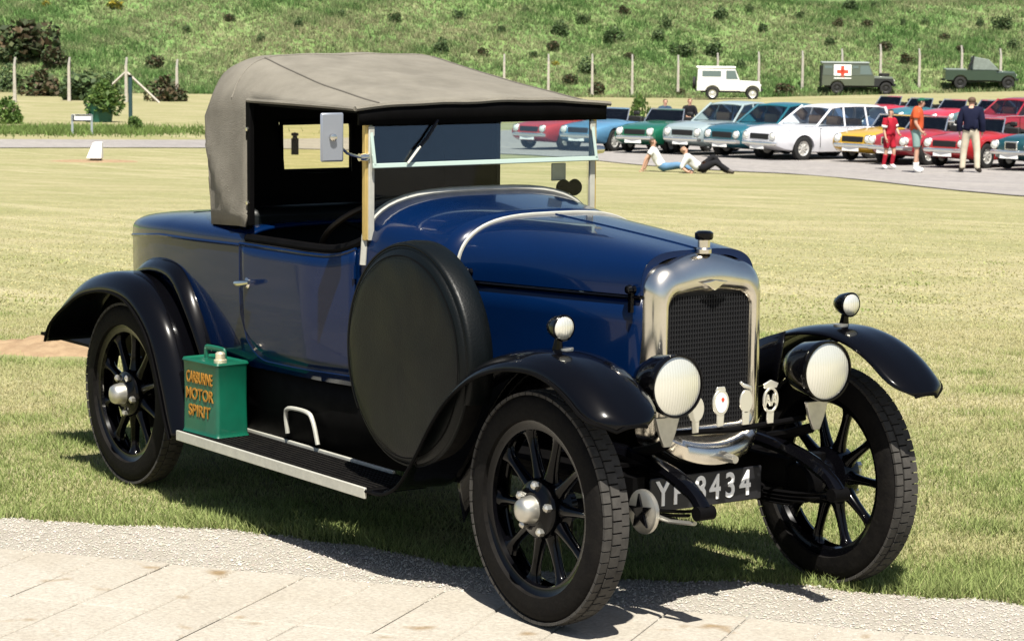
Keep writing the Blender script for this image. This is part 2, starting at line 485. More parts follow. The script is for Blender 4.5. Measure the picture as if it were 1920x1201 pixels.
def field(x, y):
    """large slow colour variation of the lawn, 0 straw .. 1 green"""
    return 0.5 + 0.22 * np.sin(x * 1.3 + y * 0.7) + 0.18 * np.sin(x * 0.6 - y * 1.9 + 1) + 0.15 * np.sin(x * 3.1 + y * 2.3 + 2) + 0.12 * np.sin(x * 6.7 - y * 5.1)

STRAW = np.array([0.40, 0.36, 0.185]); GREEN = np.array([0.235, 0.290, 0.095]); DARKG = np.array([0.13, 0.17, 0.05])
def lawn_blades(name, n, d0, d1, hmean, wmean, greenbias):
    u = RNG.uniform(0, 1, n)
    d = d0 * (d1 / d0) ** u                                  # denser close to the viewer
    q_ = RNG.uniform(-0.235, 0.235, n)
    out = RNG.uniform(0, 1, n) < 0.26
    q_ = np.where(out, np.sign(q_) * (0.225 + 0.3 * RNG.uniform(0, 1, n) ** 1.7), q_)   # thinning out to the sides
    s = q_ * d
    xy = CAM[:2] + d[:, None] * FH + s[:, None] * RH
    e1, e2 = xy @ E1, xy @ E2
    edge = lawn_edge(e1)
    k = e2 > edge + RNG.exponential(0.02, n) - 0.03
    q = xy - SOIL
    k &= (q[:, 0] / .66) ** 2 + (q[:, 1] / .55) ** 2 > 1 + RNG.normal(0, .2, n)
    rd, rs = d, s
    k &= ~((rd > 36) & (rs > np.interp(rd, [36, 43, 55, 62, 72], [13, 9, 6, 3, -60]) - 0.4))
    xy, d, s, e1, e2, edge = xy[k], d[k], s[k], e1[k], e2[k], edge[k]
    m = len(xy)
    z = gz(d, s)
    wd = RNG.uniform(-.25, .25, 260); wq = 6.8 * (28 / 6.8) ** RNG.uniform(0, 1, 260)
    wc = CAM[:2] + wq[:, None] * FH + (wd * wq)[:, None] * RH; wr = RNG.uniform(.05, .24, 260); weed = np.zeros(m)
    for (px, py), r_ in zip(wc, wr): weed = np.maximum(weed, np.exp(-((xy[:, 0] - px) ** 2 + (xy[:, 1] - py) ** 2) / r_ ** 2))
    g = np.clip(field(xy[:, 0], xy[:, 1]) * 0.9 - 0.05 + greenbias + 0.35 * np.exp(-(e2 - edge) / 0.5) - np.clip((d - 9) / 22, 0, .5) + .55 * weed, 0, 1)
    g = np.clip(g + RNG.normal(0, .22, m), 0, 1)[:, None]
    tint = STRAW * (1 - g) + GREEN * g
    tint = tint * np.clip(1 + (d - 12) / 60, 1, 1.2)[:, None]
    hmul = 1 - .7 * sstep(20, 48, d)
    dk = (RNG.uniform(0, 1, m) < 0.18)[:, None]
    tint = np.where(dk & (g > .4) & (d < 11)[:, None], DARKG, tint) * (1 + (RNG.uniform(0.75, 1.2, m) - 1) * np.clip(1.3 - (d - 8) / 9, .3, 1))[:, None]
    h = hmean * hmul * RNG.uniform(0.5, 1.3, m) * (1 + 0.55 * np.exp(-((e2 - edge) / 0.18) ** 2)) * (0.8 + 0.4 * g[:, 0]) * (1 + .7 * weed)
    w = wmean * RNG.uniform(0.7, 1.3, m)
    V = blades(np.stack([xy[:, 0], xy[:, 1], z - 0.002], 1), h, w, 0.75)
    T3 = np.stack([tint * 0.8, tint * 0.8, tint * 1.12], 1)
    o = link(name, tri_mesh(name, V, T3, BLADEM))
    return tag(o, 'short mown grass of the lawn round the old car', 'grass', kind='stuff')
lawn_blades('lawn_grass', 680000, 6.3, 17.0, 0.021, 0.0052, 0.16)
tag(lawn_blades('far_lawn_grass', 150000, 17.0, 48.0, 0.016, 0.018, 0.0), 'short pale grass of the lawn beyond the old car')

# loose stones on the gravel strip
def pebbles(name, n, lo, hi, size):
    e1 = RNG.uniform(-4.5, 3.5, n); t = RNG.uniform(0, 1, n)
    e2 = lo + (lawn_edge(e1) - 0.0 - lo) * t ** hi
    xy = e1[:, None] * E1 + e2[:, None] * E2
    r = size * np.exp(RNG.normal(0, .3, n))
    oct_ = np.array([[1, 0, 0], [0, 1, 0], [-1, 0, 0], [0, -1, 0], [0, 0, .7], [0, 0, -.7]], float)
    fa = np.array([[0, 1, 4], [1, 2, 4], [2, 3, 4], [3, 0, 4]])
    ang = RNG.uniform(0, 6.28, n); ca, sa = np.cos(ang), np.sin(ang)
    V = oct_[None] * r[:, None, None] * RNG.uniform(.7, 1.3, (n, 6, 3))
    X = V[..., 0] * ca[:, None] - V[..., 1] * sa[:, None]; Y = V[..., 0] * sa[:, None] + V[..., 1] * ca[:, None]
    V = np.stack([X + xy[:, :1], Y + xy[:, 1:], V[..., 2] + 0.005 + r[:, None] * .2], 2)
    tint = np.array([0.36, 0.333, 0.29]) * RNG.uniform(.8, 1.2, (n, 1)) * RNG.normal(1, .03, (n, 3))
    V = V[:, fa].reshape(-1, 3, 3); tint = np.repeat(tint, 4, 0)
    o = link(name, tri_mesh(name, V, tint, PEBM))
    return tag(o, 'loose pale gravel along the edge of the lawn', 'gravel', kind='stuff')
PEBM = attr_mat('pebble', 0.9, 0.0)
pebbles('gravel', 36000, -0.35, 0.9, 0.0034)
pebbles('scattered_gravel', 1500, -1.8, 1.0, 0.003)['label'] = 'stray gravel scattered over the paving slabs'

# ------------------------------------------------------------------ the vintage car (front axle at the origin, bonnet towards +x)
CAR = empty('vintage_car')
tag(CAR, 'dark blue vintage two seater car with grey fabric hood parked on the lawn edge', 'car')
WR, TH, WB = 0.354, 0.5665, 2.716

def side_y(x, z):
    """half width of the blue body at station x and height z"""
    W = np.interp(x, [-3.26, -3.22, -3.12, -2.95, -2.7, -2.3, -1.9, -1.5, -1.2, -1.0, -0.76], [0.10, 0.22, 0.36, 0.455, 0.51, 0.535, 0.535, 0.515, 0.47, 0.43, 0.385])
    Bt = W - np.interp(x, [-3.26, -2.7, -1.9, -1.2, -.76], [0.06, 0.05, 0.055, 0.045, 0.03])
    t = np.clip((z - 0.36) / 0.5, 0, 1)
    return float(Bt + (W - Bt) * math.sin(t * math.pi / 2) - max(0, z - 0.99) ** 2 * 3.0)

# --- bonnet
def bonnet_pt(x, q):
    """q from 0 (hinge on one side) over the crown to 1"""
    k = (0.03 - x) / 0.79
    k = max(k, 0)
    W = 0.2125 + (0.385 - 0.2125) * (k ** 0.9)
    zh = 0.978 - 0.01 * k; zc = 1.1035 + 0.0565 * k ** 0.8
    a = math.pi * q
    cx_, sx_ = math.cos(a), math.sin(a)
    y = -W * math.copysign(abs(cx_) ** (0.46 + .16 * k ** .5), cx_)
    z = zh + (zc - zh) * abs(sx_) ** (0.60 + .18 * k ** .5)
    return (x, y, z)
xs = np.linspace(-0.004, -0.755, 14)
bon = MB().grid([[bonnet_pt(x, q) for q in np.linspace(0, 1, 33)] for x in xs]).build('bonnet', BLUE, CAR, angle=60)
MB().grid([[tuple(np.array(bonnet_pt(xs[0], q)) * np.array([1, f, 1]) + np.array([.001, 0, -.975 * 0 + (1 - f) * (.975 - bonnet_pt(xs[0], q)[2])])) for q in np.linspace(0, 1, 33)] for f in (1.0, .93, .86)]).build('bonnet_lip', BLUE, bon)
for s in (-1, 1):
    rows = []
    for x in xs:
        k = (0.03 - x) / 0.79; W = 0.2105 + (0.385 - 0.2105) * (k ** 0.9)
        rows.append([(x, s * (W - 0.004 - 0.012 * t), 0.966 - 0.40 * t) for t in np.linspace(0, 1, 6)])
    MB().grid(rows).build('bonnet_side', BLUE, CAR, solid=0.004)
    MB().tube([bonnet_pt(x, 0 if s < 0 else 1)[:1] + (s * (0.2105 + (0.385 - .2105) * ((0.03 - x) / .79) ** .9 + 0.001), 0.970 - .01 * (0.03 - x) / .79) for x in xs], 0.0055, 6).build('hinge', BLACK, bon)
    for x in (-0.70, -0.03):
        k = (0.03 - x) / 0.79; W = 0.2105 + (0.385 - 0.2105) * k ** 0.9
        c = MB(); c.lathe([(0, .03), (.012, .028), (.016, .018), (.010, .008), (.012, 0)], 12, T(x, s * (W + .0), 0.995) @ Matrix.Rotation(R(90 * -s), 4, 'X'))
        c.box((x, s * (W + .012), 0.955), (.014, .012, .06))
        c.build('bonnet_catch', BLACK, bon)
MB().tube([bonnet_pt(x, .5) for x in xs], 0.004, 6).build('centre_hinge', BLUE, bon)
MB().tube([(-0.765,) + tuple(np.array(bonnet_pt(-0.755, q)[1:]) * np.array([1.0, 1.0]) + np.array([0, .003])) for q in np.linspace(0.02, .98, 33)], 0.0065, 6).build('bonnet_band', ALU, bon)

# --- body shell: scuttle, cockpit sides, tail
stn = [-0.765, -0.85, -0.95, -1.05, -1.12, -1.195, -1.30, -1.45, -1.6, -1.75, -1.88, -1.95, -2.1, -2.25, -2.4, -2.55, -2.7, -2.85, -2.95, -3.04, -3.12, -3.18, -3.22, -3.245, -3.26]
def body_row(x):
    top = float(np.interp(x, [-3.26, -3.2, -3.1, -2.9, -2.6, -2.2, -1.88, -1.3, -1.195, -1.0, -.765], [0.90, 0.965, 1.005, 1.03, 1.05, 1.06, 1.06, 1.06, 1.208, 1.19, 1.162]))
    sh = float(np.interp(x, [-3.26, -3.1, -2.6, -1.95, -1.3, -1.195, -1.0, -.765], [0.84, 0.95, 0.985, 1.0, 1.0, 1.03, 0.995, 0.966]))
    zb = float(np.interp(x, [-3.26, -3.1, -2.8, -2.2, -1.9, -.76], [0.66, 0.60, 0.565, 0.55, 0.55, 0.56]))
    pts = []
    for t in np.linspace(0, 1, 9):
        z = zb + (sh - zb) * t
        pts.append((side_y(x, z), z))
    W = pts[-1][0]
    p = 0.62 if x > -1.25 else 0.35
    arch = []
    for q in np.linspace(0, 0.5, 13)[1:]:
        a = math.pi * q
        arch.append((W * max(0, math.cos(a)) ** p, sh + (top - sh) * math.sin(a) ** (0.78 if x > -1.25 else 0.8)))
    half = pts + arch
    return [(x, -y, z) for y, z in half] + [(x, y, z) for y, z in reversed(half[:-1])]
rows = [body_row(x) for x in stn]
def cut(i, j):
    return -1.9 < (stn[i] + stn[i + 1]) / 2 < -1.195 and 9 <= j <= 31
bmb = MB().grid(rows, skip=cut)
o = len(bmb.v) - len(rows[-1])
bmb.f.append(tuple(o + k for k in range(len(rows[-1])))); bmb.m.append(0)
body = bmb.build('body', BLUE, CAR, angle=50)
q = body.modifiers.new('thickness', 'SOLIDIFY'); q.thickness = 0.012; q.offset = -1; q.material_offset = 1
body.data.materials.append(SHADE_LINING)
MB().box((-1.0, 0, 0.44), (4.3 - .5, 0.84, 0.012), T(-1.0, 0, 0)).build('floor_pan', SATIN, CAR)
for s in (-1, 1):
    # waist moulding of the tail and cockpit
    zz = lambda x: float(np.interp(x, [-3.2, -2.6, -1.95, -1.25], [0.915, 0.968, 0.985, 0.985]))
    MB().tube([(x, s * (side_y(x, zz(x)) + .001), zz(x)) for x in np.linspace(-3.2, -1.93, 26)], 0.007, 6).build('waist_moulding', BLUE, body)
    # cockpit edge roll
    MB().tube([(x, s * (side_y(x, 1.0) - .012), 1.012 + (0.05 * ((x + 1.42) / .22) ** 2 if x > -1.42 else 0)) for x in np.linspace(-1.9, -1.2, 18)], 0.017, 8).build('cockpit_roll', SATIN, body)
    # door, a patch of the body surface standing proud
    rows = []
    zt = lambda x: 0.992 if x < -1.42 else 0.992 + 0.05 * ((x + 1.42) / .22) ** 2
    lower = 0.585
    outline = []
    for x in np.linspace(-1.925, -1.235, 22):
        zb = lower + (0.02 * (x + 1.6) if x > -1.6 else 0)
        r = 0.16
        if x < -1.925 + r:
            zb += r - math.sqrt(max(0, r * r - (r - (x + 1.925)) ** 2))
        rows.append([(x, s * (side_y(x, zb + (zt(x) - zb) * t) + 0.007), zb + (zt(x) - zb) * t) for t in np.linspace(0, 1, 10)])
        outline.append(rows[-1][0])
    door = MB().grid(rows).build('door', BLUE, CAR, solid=0.006, angle=60)
    edge = [rows[0][k] for k in range(9, 0, -1)] + outline
    MB().tube(edge, 0.0045, 6).build('door_moulding', BLUE, door)
    MB().tube([r[-1] for r in rows], 0.006, 6).build('top_bead', BLUE, door)
    h = MB()
    hy = side_y(-1.87, .85) + .008
    h.lathe([(.0, .035), (.011, .033), (.012, .01), (.02, .004), (.02, 0)], 14, T(-1.87, s * hy, .855) @ Matrix.Rotation(R(-90 * s), 4, 'X'))
    h.tube([(-1.90, s * (hy + .032), .853), (-1.86, s * (hy + .036), .857), (-1.80, s * (hy + .034), .866)], [.010, .011, .007], 8)
    h.build('door_handle', NICKEL, door)
    for z in (.95, .70):
        MB().tube([(-1.233, s * (side_y(-1.23, z) + .012), z - .022), (-1.233, s * (side_y(-1.23, z) + .012), z + .022)], .008, 8).build('door_hinge', BLUE, door)
    # wheel arch panel beside the rear fender
    rows = []
    for px, pz in cr([(-3.06, .60), (-2.95, .76), (-2.72, .865), (-2.5, .885), (-2.36, .84), (-2.24, .70), (-2.15, .50), (-2.12, .36)], 26):
        rows.append([(px + (-.0) * t, s * (side_y(px, min(pz, .98)) - .03 + .075 * t), pz - .05 * t ** 2.5) for t in np.linspace(0, 1, 6)])
    MB().grid(rows).build('wheel_arch', BLACK, body, solid=0.006)
# dickey lid seam and rear deck edge
MB().tube([(-2.62, -.36, 1.044), (-2.62, 0, 1.053), (-2.62, .36, 1.044)], .003, 6).build('deck_seam', BLACK, body)
# scuttle edge trim under the windscreen
r5 = body_row(-1.195)
MB().tube([(-1.20, y * 1.006, z + .006) for _, y, z in r5[7:34]], 0.0125, 8).build('scuttle_trim', ALU, body)
# scuttle side vent piping on the rear of the bonnet is the band above; small filler knob on the scuttle

# --- chassis
ch = MB()
for s in (-1, 1):
    ch.box((-1.55, s * .30, .40), (3.3, .045, .09))
for x in (-.3, -1.2, -2.2, -3.0): ch.box((x, 0, .40), (.05, .58, .07))
ch.box((-.35, 0, .55), (.62, .30, .32))
ch.tube([(-2.716, -.5, .354), (-2.716, .5, .354)], .04, 12)
ch.lathe([(.0, -.12), (.07, -.1), (.12, 0), (.07, .1), (0, .12)], 16, T(-2.716, 0, .354) @ AX_Y)
ch.build('chassis', SATIN, CAR)
for s in (-1, 1):
    # dumb iron and front leaf spring
    pth = cr([(-.35, s * .262, .455), (-.05, s * .262, .50), (.18, s * .262, .475), (.31, s * .262, .43), (.365, s * .262, .385)], 14)
    MB().tube([tuple(p) for p in pth], [.034] * 6 + [.03] * 4 + [.026] * 4, 8, flat=.75).build('dumb_iron', BLACK, CAR)
    sp = MB()
    for k in range(4):
        e = .36 - .07 * k
        sp.tube([(x, s * .262, .375 - .012 * k - .045 * (1 - (x / .37) ** 2) + .012) for x in np.linspace(-e, e, 9)], .011, 6, flat=.5)
    sp.lathe([(.0, -.03), (.022, -.03), (.022, .03), (0, .03)], 12, T(.365, s * .262, .378) @ AX_Y)
    sp.build('leaf_spring', SATIN, CAR)
ax = MB()
ax.tube([(0, y, .335 + .02 * (abs(y) > .3)) for y in (-.52, -.40, -.28, 0, .28, .40, .52)], .026, 8)
ax.tube([(-.12, -.47, .33), (-.12, .47, .33)], .012, 8)
for s in (-1, 1):
    ax.tube([(0, s * .50, .43), (0, s * .50, .27)], .026, 10)
    ax.tube([(0, s * .5, .35), (-.12, s * .47, .33)], .014, 8)
ax.build('front_axle', SATIN, CAR)
st = MB(); st.lathe([(0, -.012), (.062, -.012), (.067, -.006), (.067, .006), (.058, .012), (0, .012)], 28, T(.15, -.318, .352) @ AX_Y)
damp = st.build('shock_absorber', STEEL, CAR)
star = []
for k in range(10):
    rr = .056 if k % 2 == 0 else .021
    star.append((rr * math.cos(k * math.pi / 5 + .4), rr * math.sin(k * math.pi / 5 + .4)))
MB().prism(star, .008, T(.15, -.329, .352) @ AX_Y).build('star_washer', BLACK, damp)
MB().tube([(.15, -.30, .345), (.25, -.30, .338), (.345, -.28, .345)], .011, 8, flat=.6).build('damper_arm', STEEL, damp)
st = MB(); st.lathe([(0, -.03), (.062, -.03), (.062, .03), (0, .03)], 24, T(.135, .318, .372) @ AX_Y)
st.tube([(.135, .31, .36), (.25, .31, .345), (.345, .29, .35)], .013, 8, flat=.6)
st.build('shock_absorber', SATIN, CAR)
# starting handle
MB().tube([(.06, .0, .488), (.14, .0, .486), (.19, 0, .484)], [.019, .015, .012], 10).build('starting_handle', STEEL, CAR)
# steering drop arm joint
MB().lathe([(0, -.03), (.024, -.02), (.03, 0), (.024, .02), (0, .03)], 12, T(.02, -.385, .505)).build('steering_joint', STEEL, CAR)
MB().tube([(.02, -.385, .50), (.0, -.40, .44), (-.4, -.36, .42)], .013, 8).build('drag_link', SATIN, CAR)

# --- wheels
def make_wheel():
    w = empty('wheel', (0, 0, 0), 0, CAR)
    prof = []
    for k in range(13):                                    # tyre section, outer side towards -y
        a = math.pi * (-0.08 + 1.16 * k / 12)
        cy, cz = math.cos(a), math.sin(a)
        prof.append((.272 + .075 * abs(cz) ** .55 * (1 if cz > 0 else -.2), -.052 * math.copysign(abs(cy) ** .7, cy)))
    ty = MB().lathe([(.262, -.035)] + prof + [(.262, .035)], 64, AX_Y @ Matrix.Scale(-1, 4, (0, 0, 1))).build('tyre', RUBBER, w, angle=50)
    tr = MB()
    n = 62
    for k in range(n):
        for j, (yy, wd) in enumerate(((-.031, .022), (-.0, .026), (.031, .022))):
            a = 2 * math.pi * (k + (.5 if j == 1 else 0)) / n
            rr = .3465 if j == 1 else .3425
            M = Matrix.Rotation(a, 4, 'Y') @ T(0, yy, rr)
            tr.box((0, 0, 0), (.030 if j == 1 else .031, wd + .004, .009), M)
    t = tr.build('tread', TREAD, w, smooth=False); t['kind'] = 'stuff'
    rim = MB()
    rim.lathe([(.232, -.022), (.236, -.034), (.262, -.037), (.268, -.046), (.276, -.046), (.279, -.04), (.272, -.03), (.262, -.022), (.262, .022), (.272, .03), (.279, .04), (.274, .046), (.264, .04), (.238, .034), (.232, .022)], 64, AX_Y @ Matrix.Scale(-1, 4, (0, 0, 1)))
    rim.build('rim', BLACK, w, angle=50)
    hub = MB()
    hub.lathe([(0, -.055), (.05, -.055), (.055, -.048), (.085, -.04), (.092, -.03), (.092, .028), (.06, .04), (.055, .075), (0, .075)], 32, AX_Y @ Matrix.Scale(-1, 4, (0, 0, 1)))
    hub.build('hub', BLACK, w, angle=40)
    for k in range(10):
        M = Matrix.Rotation(2 * math.pi * k / 10 + .16, 4, 'Y')
        rows = []
        for r, a, b in ((.080, .0275, .026), (.095, .023, .024), (.115, .0175, .021), (.15, .0145, .018), (.185, .0135, .0165), (.21, .0155, .018), (.225, .022, .021), (.236, .036, .025)):
            rows.append([(a * math.cos(q), b * math.sin(q), r) for q in [2 * math.pi * i / 10 for i in range(10)]])
        MB().grid(rows, cv=True, caps=True, M=M).build('spoke', BLACK, w, angle=60)
    cap = MB()
    cap.lathe([(.043, -.05), (.041, -.065), (.038, -.085), (.032, -.097), (.018, -.104), (0, -.106)], 24, AX_Y @ Matrix.Scale(-1, 4, (0, 0, 1)))
    cap.build('hub_cap', STEEL, w, angle=50)
    for k in range(5):
        a = 2 * math.pi * k / 5 + .3
        MB().lathe([(.013, -.038), (.013, -.056), (.006, -.062), (0, -.063)], 6, T(.073 * math.cos(a), 0, .073 * math.sin(a)) @ AX_Y @ Matrix.Scale(-1, 4, (0, 0, 1))).build('wheel_nut', STEEL, w, angle=25)
    return w
w0 = make_wheel()
for i, (x, s, a) in enumerate(((0, -1, .1), (-WB, -1, .5), (0, 1, 0.16), (-WB, 1, .9))):
    w = w0 if i == 0 else copy_tree(w0, CAR)
    w.location = (x, s * TH, WR + (0.012 if i == 0 else 0.0))
    w.rotation_euler = (0, a, 0 if s < 0 else math.pi)
for s in (-1, 1):
    MB().lathe([(0, -.02), (.13, -.02), (.14, -.01), (.14, .03), (.12, .04), (0, .04)], 32, T(-WB, s * (TH - .09), WR) @ AX_Y).build('brake_drum', SATIN, CAR)

# --- fenders
def fender(name, pts, s, yo, yi, drop, tip_end, tail_flat, n=44):
    P = cr(pts, n); rows = []; lip = []
    for i, p in enumerate(P):
        a = P[max(i - 1, 0)]; b = P[min(i + 1, n - 1)]
        t = (b - a) / np.linalg.norm(b - a); nn = np.array([-t[1], t[0]])
        if nn[1] < 0 and abs(t[0]) > .5: nn = -nn
        k = i / (n - 1)
        wf = 1.0
        if tip_end and k > .86: wf = math.sqrt(max(.16, 1 - ((k - .86) / .145) ** 2))
        dr = drop * (sstep(0, .3, k) * (1 - .55 * sstep(.86, 1, k)) if tail_flat else sstep(0, .25, k))
        yc, hw = (yo + yi) / 2, (yo - yi) / 2 * wf
        row = []
        for q in np.linspace(-1, 1, 15):
            e = max(0, abs(q) - .12) / .88
            dd = dr * (e ** 2.6) * (1.0 if q > 0 else .45)
            row.append((p[0] - nn[0] * dd, s * (yc + hw * q), p[1] - nn[1] * dd))
        rows.append(row); lip.append(row[-1])
    f = MB().grid(rows).build(name, BLACK, CAR, solid=0.005, angle=70)
    edge = lip + ([tuple(x) for x in reversed(rows[-1][:-1])] if tip_end else [])
    MB().tube(edge, 0.006, 6).build('edge_bead', SATIN, f)
    return f
FF = [(-.835, .292), (-.74, .305), (-.655, .36), (-.575, .47), (-.49, .585), (-.385, .69), (-.25, .775), (-.10, .825), (.06, .842), (.19, .824), (.30, .778), (.385, .715), (.425, .67)]
RF = [(-3.255, .50), (-3.215, .595), (-3.115, .70), (-2.955, .78), (-2.74, .82), (-2.55, .808), (-2.41, .745), (-2.30, .645), (-2.22, .50), (-2.165, .37), (-2.125, .292)]
for s in (-1, 1):
    f = fender('front_fender', FF, s, .692, .445, .052, True, True)
    # valance between fender and chassis
    rows = []
    for p in cr(FF[2:8], 24):
        rows.append([(p[0] - .01, s * (.448 - .03 * t), p[1] - .012 - .16 * t) for t in (0, .5, 1)])
    MB().grid(rows).build('fender_valance', BLACK, f, solid=0.004)
    rf = fender('rear_fender', RF, s, .695, .47, .07, False, False)
    rows = [[(p[0], s * (.474 - .004 * t), (p[1] - .008) * (1 - t) + min(p[1] - .01, .47) * t) for t in (0, .5, 1)] for p in cr(RF, 30)]
    MB().grid(rows).build('splash_panel', SATIN, rf, solid=0.004)
    rb = MB().box((-1.475, s * .575, .288), (1.31, .228, .018)).build('running_board', SATIN, CAR, bevel=.003)
    MB().box((-1.475, s * .693, .286), (1.305, .010, .036)).build('edge_strip', ALU, rb, bevel=.002)
    MB().box((-1.56, s * .468, .302), (1.10, .012, .012)).build('inner_strip', ALU, rb, bevel=.002)
    rib = MB()
    for k in range(9): rib.box((-1.475, s * (.49 + .0215 * k), .2985), (1.28, .009, .004))
    t = rib.build('mat_ribs', RUBBER, rb, smooth=False); t['kind'] = 'stuff'
    MB().tube([tuple(p) for p in cr([(-1.70, s * .478, .335), (-1.705, s * .482, .40), (-1.675, s * .485, .428), (-1.55, s * .485, .43), (-1.515, s * .482, .40), (-1.49, s * .478, .325)], 22)], .008, 8).build('step_loop', ALU, CAR)
    MB().grid([[(x, s * (side_y(x, .56) - .02 - .03 * t), .57 - .285 * t) for t in (0, .5, 1)] for x in np.linspace(-2.2, -.8, 12)]).build('sill_panel', SATIN, CAR, solid=.004)

# --- radiator
def outline(hw, zb, zt, rt, rb, crown, dip=0.0, n=10):
    """closed front view outline in (y, z), starting bottom left going up"""
    pts = []
    for k in range(n): a = R(270 - 90 * k / (n - 1)); pts.append((-hw + rb + rb * math.cos(a), zb + rb + rb * math.sin(a)))
    for k in range(n): a = R(180 - 90 * k / (n - 1)); pts.append((-hw + rt + rt * math.cos(a), zt - rt + rt * math.sin(a)))
    for k in range(1, 12):
        t = k / 12; y = -hw + rt + (2 * hw - 2 * rt) * t
        pts.append((y, zt + crown * math.sin(t * math.pi) - dip * math.exp(-((t - .5) / .07) ** 2)))
    for k in range(n): a = R(90 - 90 * k / (n - 1)); pts.append((hw - rt + rt * math.cos(a), zt - rt + rt * math.sin(a)))
    for k in range(n): a = R(0 - 90 * k / (n - 1)); pts.append((hw - rb + rb * math.cos(a), zb + rb + rb * math.sin(a)))
    return pts
lay = [(.0, .2155, .50, 1.072, .08, .06, .028, 0), (.035, .2155, .50, 1.072, .08, .06, .028, 0), (.066, .211, .505, 1.065, .08, .06, .027, 0),
       (.084, .200, .515, 1.048, .075, .055, .022, 0), (.094, .184, .53, 1.022, .065, .05, .014, .0), (.095, .171, .55, .998, .055, .045, .012, .005), (.088, .162, .565, .984, .05, .04, .010, .008), (.07, .157, .575, .974, .045, .035, .010, .008)]
rows = [[(x, y, z) for y, z in outline(hw, zb, zt, rt, rbm, c, dp)] for x, hw, zb, zt, rt, rbm, c, dp in lay]
shell = MB().grid(rows, cv=True).build('radiator_shell', NICKEL, CAR, angle=60, loc=(-.03, 0, 0))
core = MB()
core.add([(.074, y, z) for y, z in outline(.163, .57, .978, .045, .035, .010, .008)], [tuple(range(51))])
for k in range(33): core.box((.077, -.16 + .01 * k, .775), (.006, .003, .395))
for k in range(26): core.box((.076, 0, .59 + .0148 * k), (.004, .32, .003))
c_ = core.build('radiator_core', CORE, CAR, smooth=False, loc=(-.03, 0, 0))
ap = []
for y in np.linspace(-.19, .19, 21):
    e = 1 - (y / .19) ** 2
    ap.append([(.055 + .055 * e, y, .565 - .045 * e + .02), (.075 + .07 * e ** .6, y, .555 - .06 * e), (.07 + .065 * e ** .6, y, .535 - .075 * e ** .7), (.04, y, .525 - .075 * e ** .7)])
MB().grid(ap).build('radiator_apron', NICKEL, CAR, solid=.004, angle=60, loc=(-.02, 0, 0))
MB().lathe([(.024, 0), (.024, .012), (.019, .018), (.019, .04), (.026, .044)], 20, T(.05, 0, 1.098)).build('filler_neck', NICKEL, shell)
fc = MB(); fc.lathe([(.026, 0), (.029, .005), (.029, .020), (.02, .026), (0, .027)], 12, T(.05, 0, 1.140)); fc.build('filler_cap', BLACK, shell)
em = MB()
em.prism([(-.05, .010), (-.02, .013), (0, .017), (.02, .013), (.05, .010), (.025, -.002), (.010, -.012), (0, -.017), (-.010, -.012), (-.025, -.002)], .006, Matrix(((0, 0, 1, .103), (1, 0, 0, 0), (0, 1, 0, 1.005), (0, 0, 0, 1))))
em.build('radiator_emblem', NICKEL, shell, bevel=.002)

# --- lamps
for s in (-1, 1):
    hl = MB().lathe([(0, -.15), (.03, -.148), (.06, -.125), (.082, -.08), (.089, -.03), (.093, -.008), (.095, .008), (.092, .014), (.087, .012)], 40, T(.255, s * .292, .742) @ AX_X).build('headlamp', BLACK, CAR, angle=50)
    ln = MB(); rows = []
    for k in range(11):
        r = .0885 * k / 10
        rows.append([(r * math.cos(a), r * math.sin(a), (.030 - 2.0 * r * r) + 0 * k) for a in np.linspace(0, 2 * math.pi, 96, endpoint=False)])
    ln.grid(rows, cv=True, M=T(.252, s * .292, .742) @ AX_X).build('lens', LENS, hl, angle=80)
    MB().lathe([(.091, .004), (.0955, .009), (.094, .018), (.0885, .018)], 40, T(.255, s * .292, .742) @ AX_X).build('lamp_rim', BLACK, hl)
    MB().prism([(-.045, 0), (.045, 0), (.03, -.05), (.012, -.09), (-.012, -.09), (-.03, -.05)], .012, Matrix(((0, 0, 1, .215), (1, 0, 0, s * .292), (0, 1, 0, .645), (0, 0, 0, 1)))).build('lamp_bracket', STEEL, hl, bevel=.002)
    MB().tube([(.21, s * .285, .56), (.12, s * .27, .53), (.0, s * .262, .50)], .016, 8).build('bracket_arm', SATIN, hl)
    sl = MB().lathe([(0, -.06), (.018, -.058), (.032, -.035), (.038, -.01), (.04, .006), (.036, .01)], 24, T(.065, s * .562, .91) @ AX_X).build('side_lamp', BLACK, CAR)
    MB().lathe([(.035, .007), (.028, .014), (.015, .018), (0, .019)], 24, T(.065, s * .562, .91) @ AX_X).build('lens', LENS, sl)
    MB().tube([(.045, s * .562, .878), (.04, s * .562, .835)], [.011, .018], 10).build('lamp_stalk', BLACK, sl)
    MB().lathe([(.024, 0), (.024, .006), (0, .008)], 12, T(.05, s * .54, .842)).build('stalk_foot', STEEL, sl)

# --- number plate
pl = MB().box((.075, -.02, .378), (.008, .44, .105)).build('number_plate', PLATEM, CAR, bevel=.004)
MB().box((.05, -.02, .40), (.05, .40, .03)).build('plate_bar', SATIN, pl)
def letter(ch, size, M, material, parent, depth=.002, sx=1.0, name='character'):
    cu = bpy.data.curves.new(name, 'FONT'); cu.body = ch; cu.size = size; cu.extrude = depth; cu.align_x = 'CENTER'; cu.align_y = 'CENTER'
    cu.offset = size * .018
    ob = bpy.data.objects.new(name, cu); COL.objects.link(ob)
    dg = bpy.context.evaluated_depsgraph_get()
    me = bpy.data.meshes.new_from_object(ob.evaluated_get(dg)); bpy.data.objects.remove(ob)
    me.transform(M @ Matrix.Diagonal((sx, 1, 1, 1))); me.materials.clear(); me.materials.append(material); me.update()
    return link(name, me, parent)
FRONT = lambda y, z, x: Matrix(((0, 0, 1, x), (1, 0, 0, y), (0, 1, 0, z), (0, 0, 0, 1)))
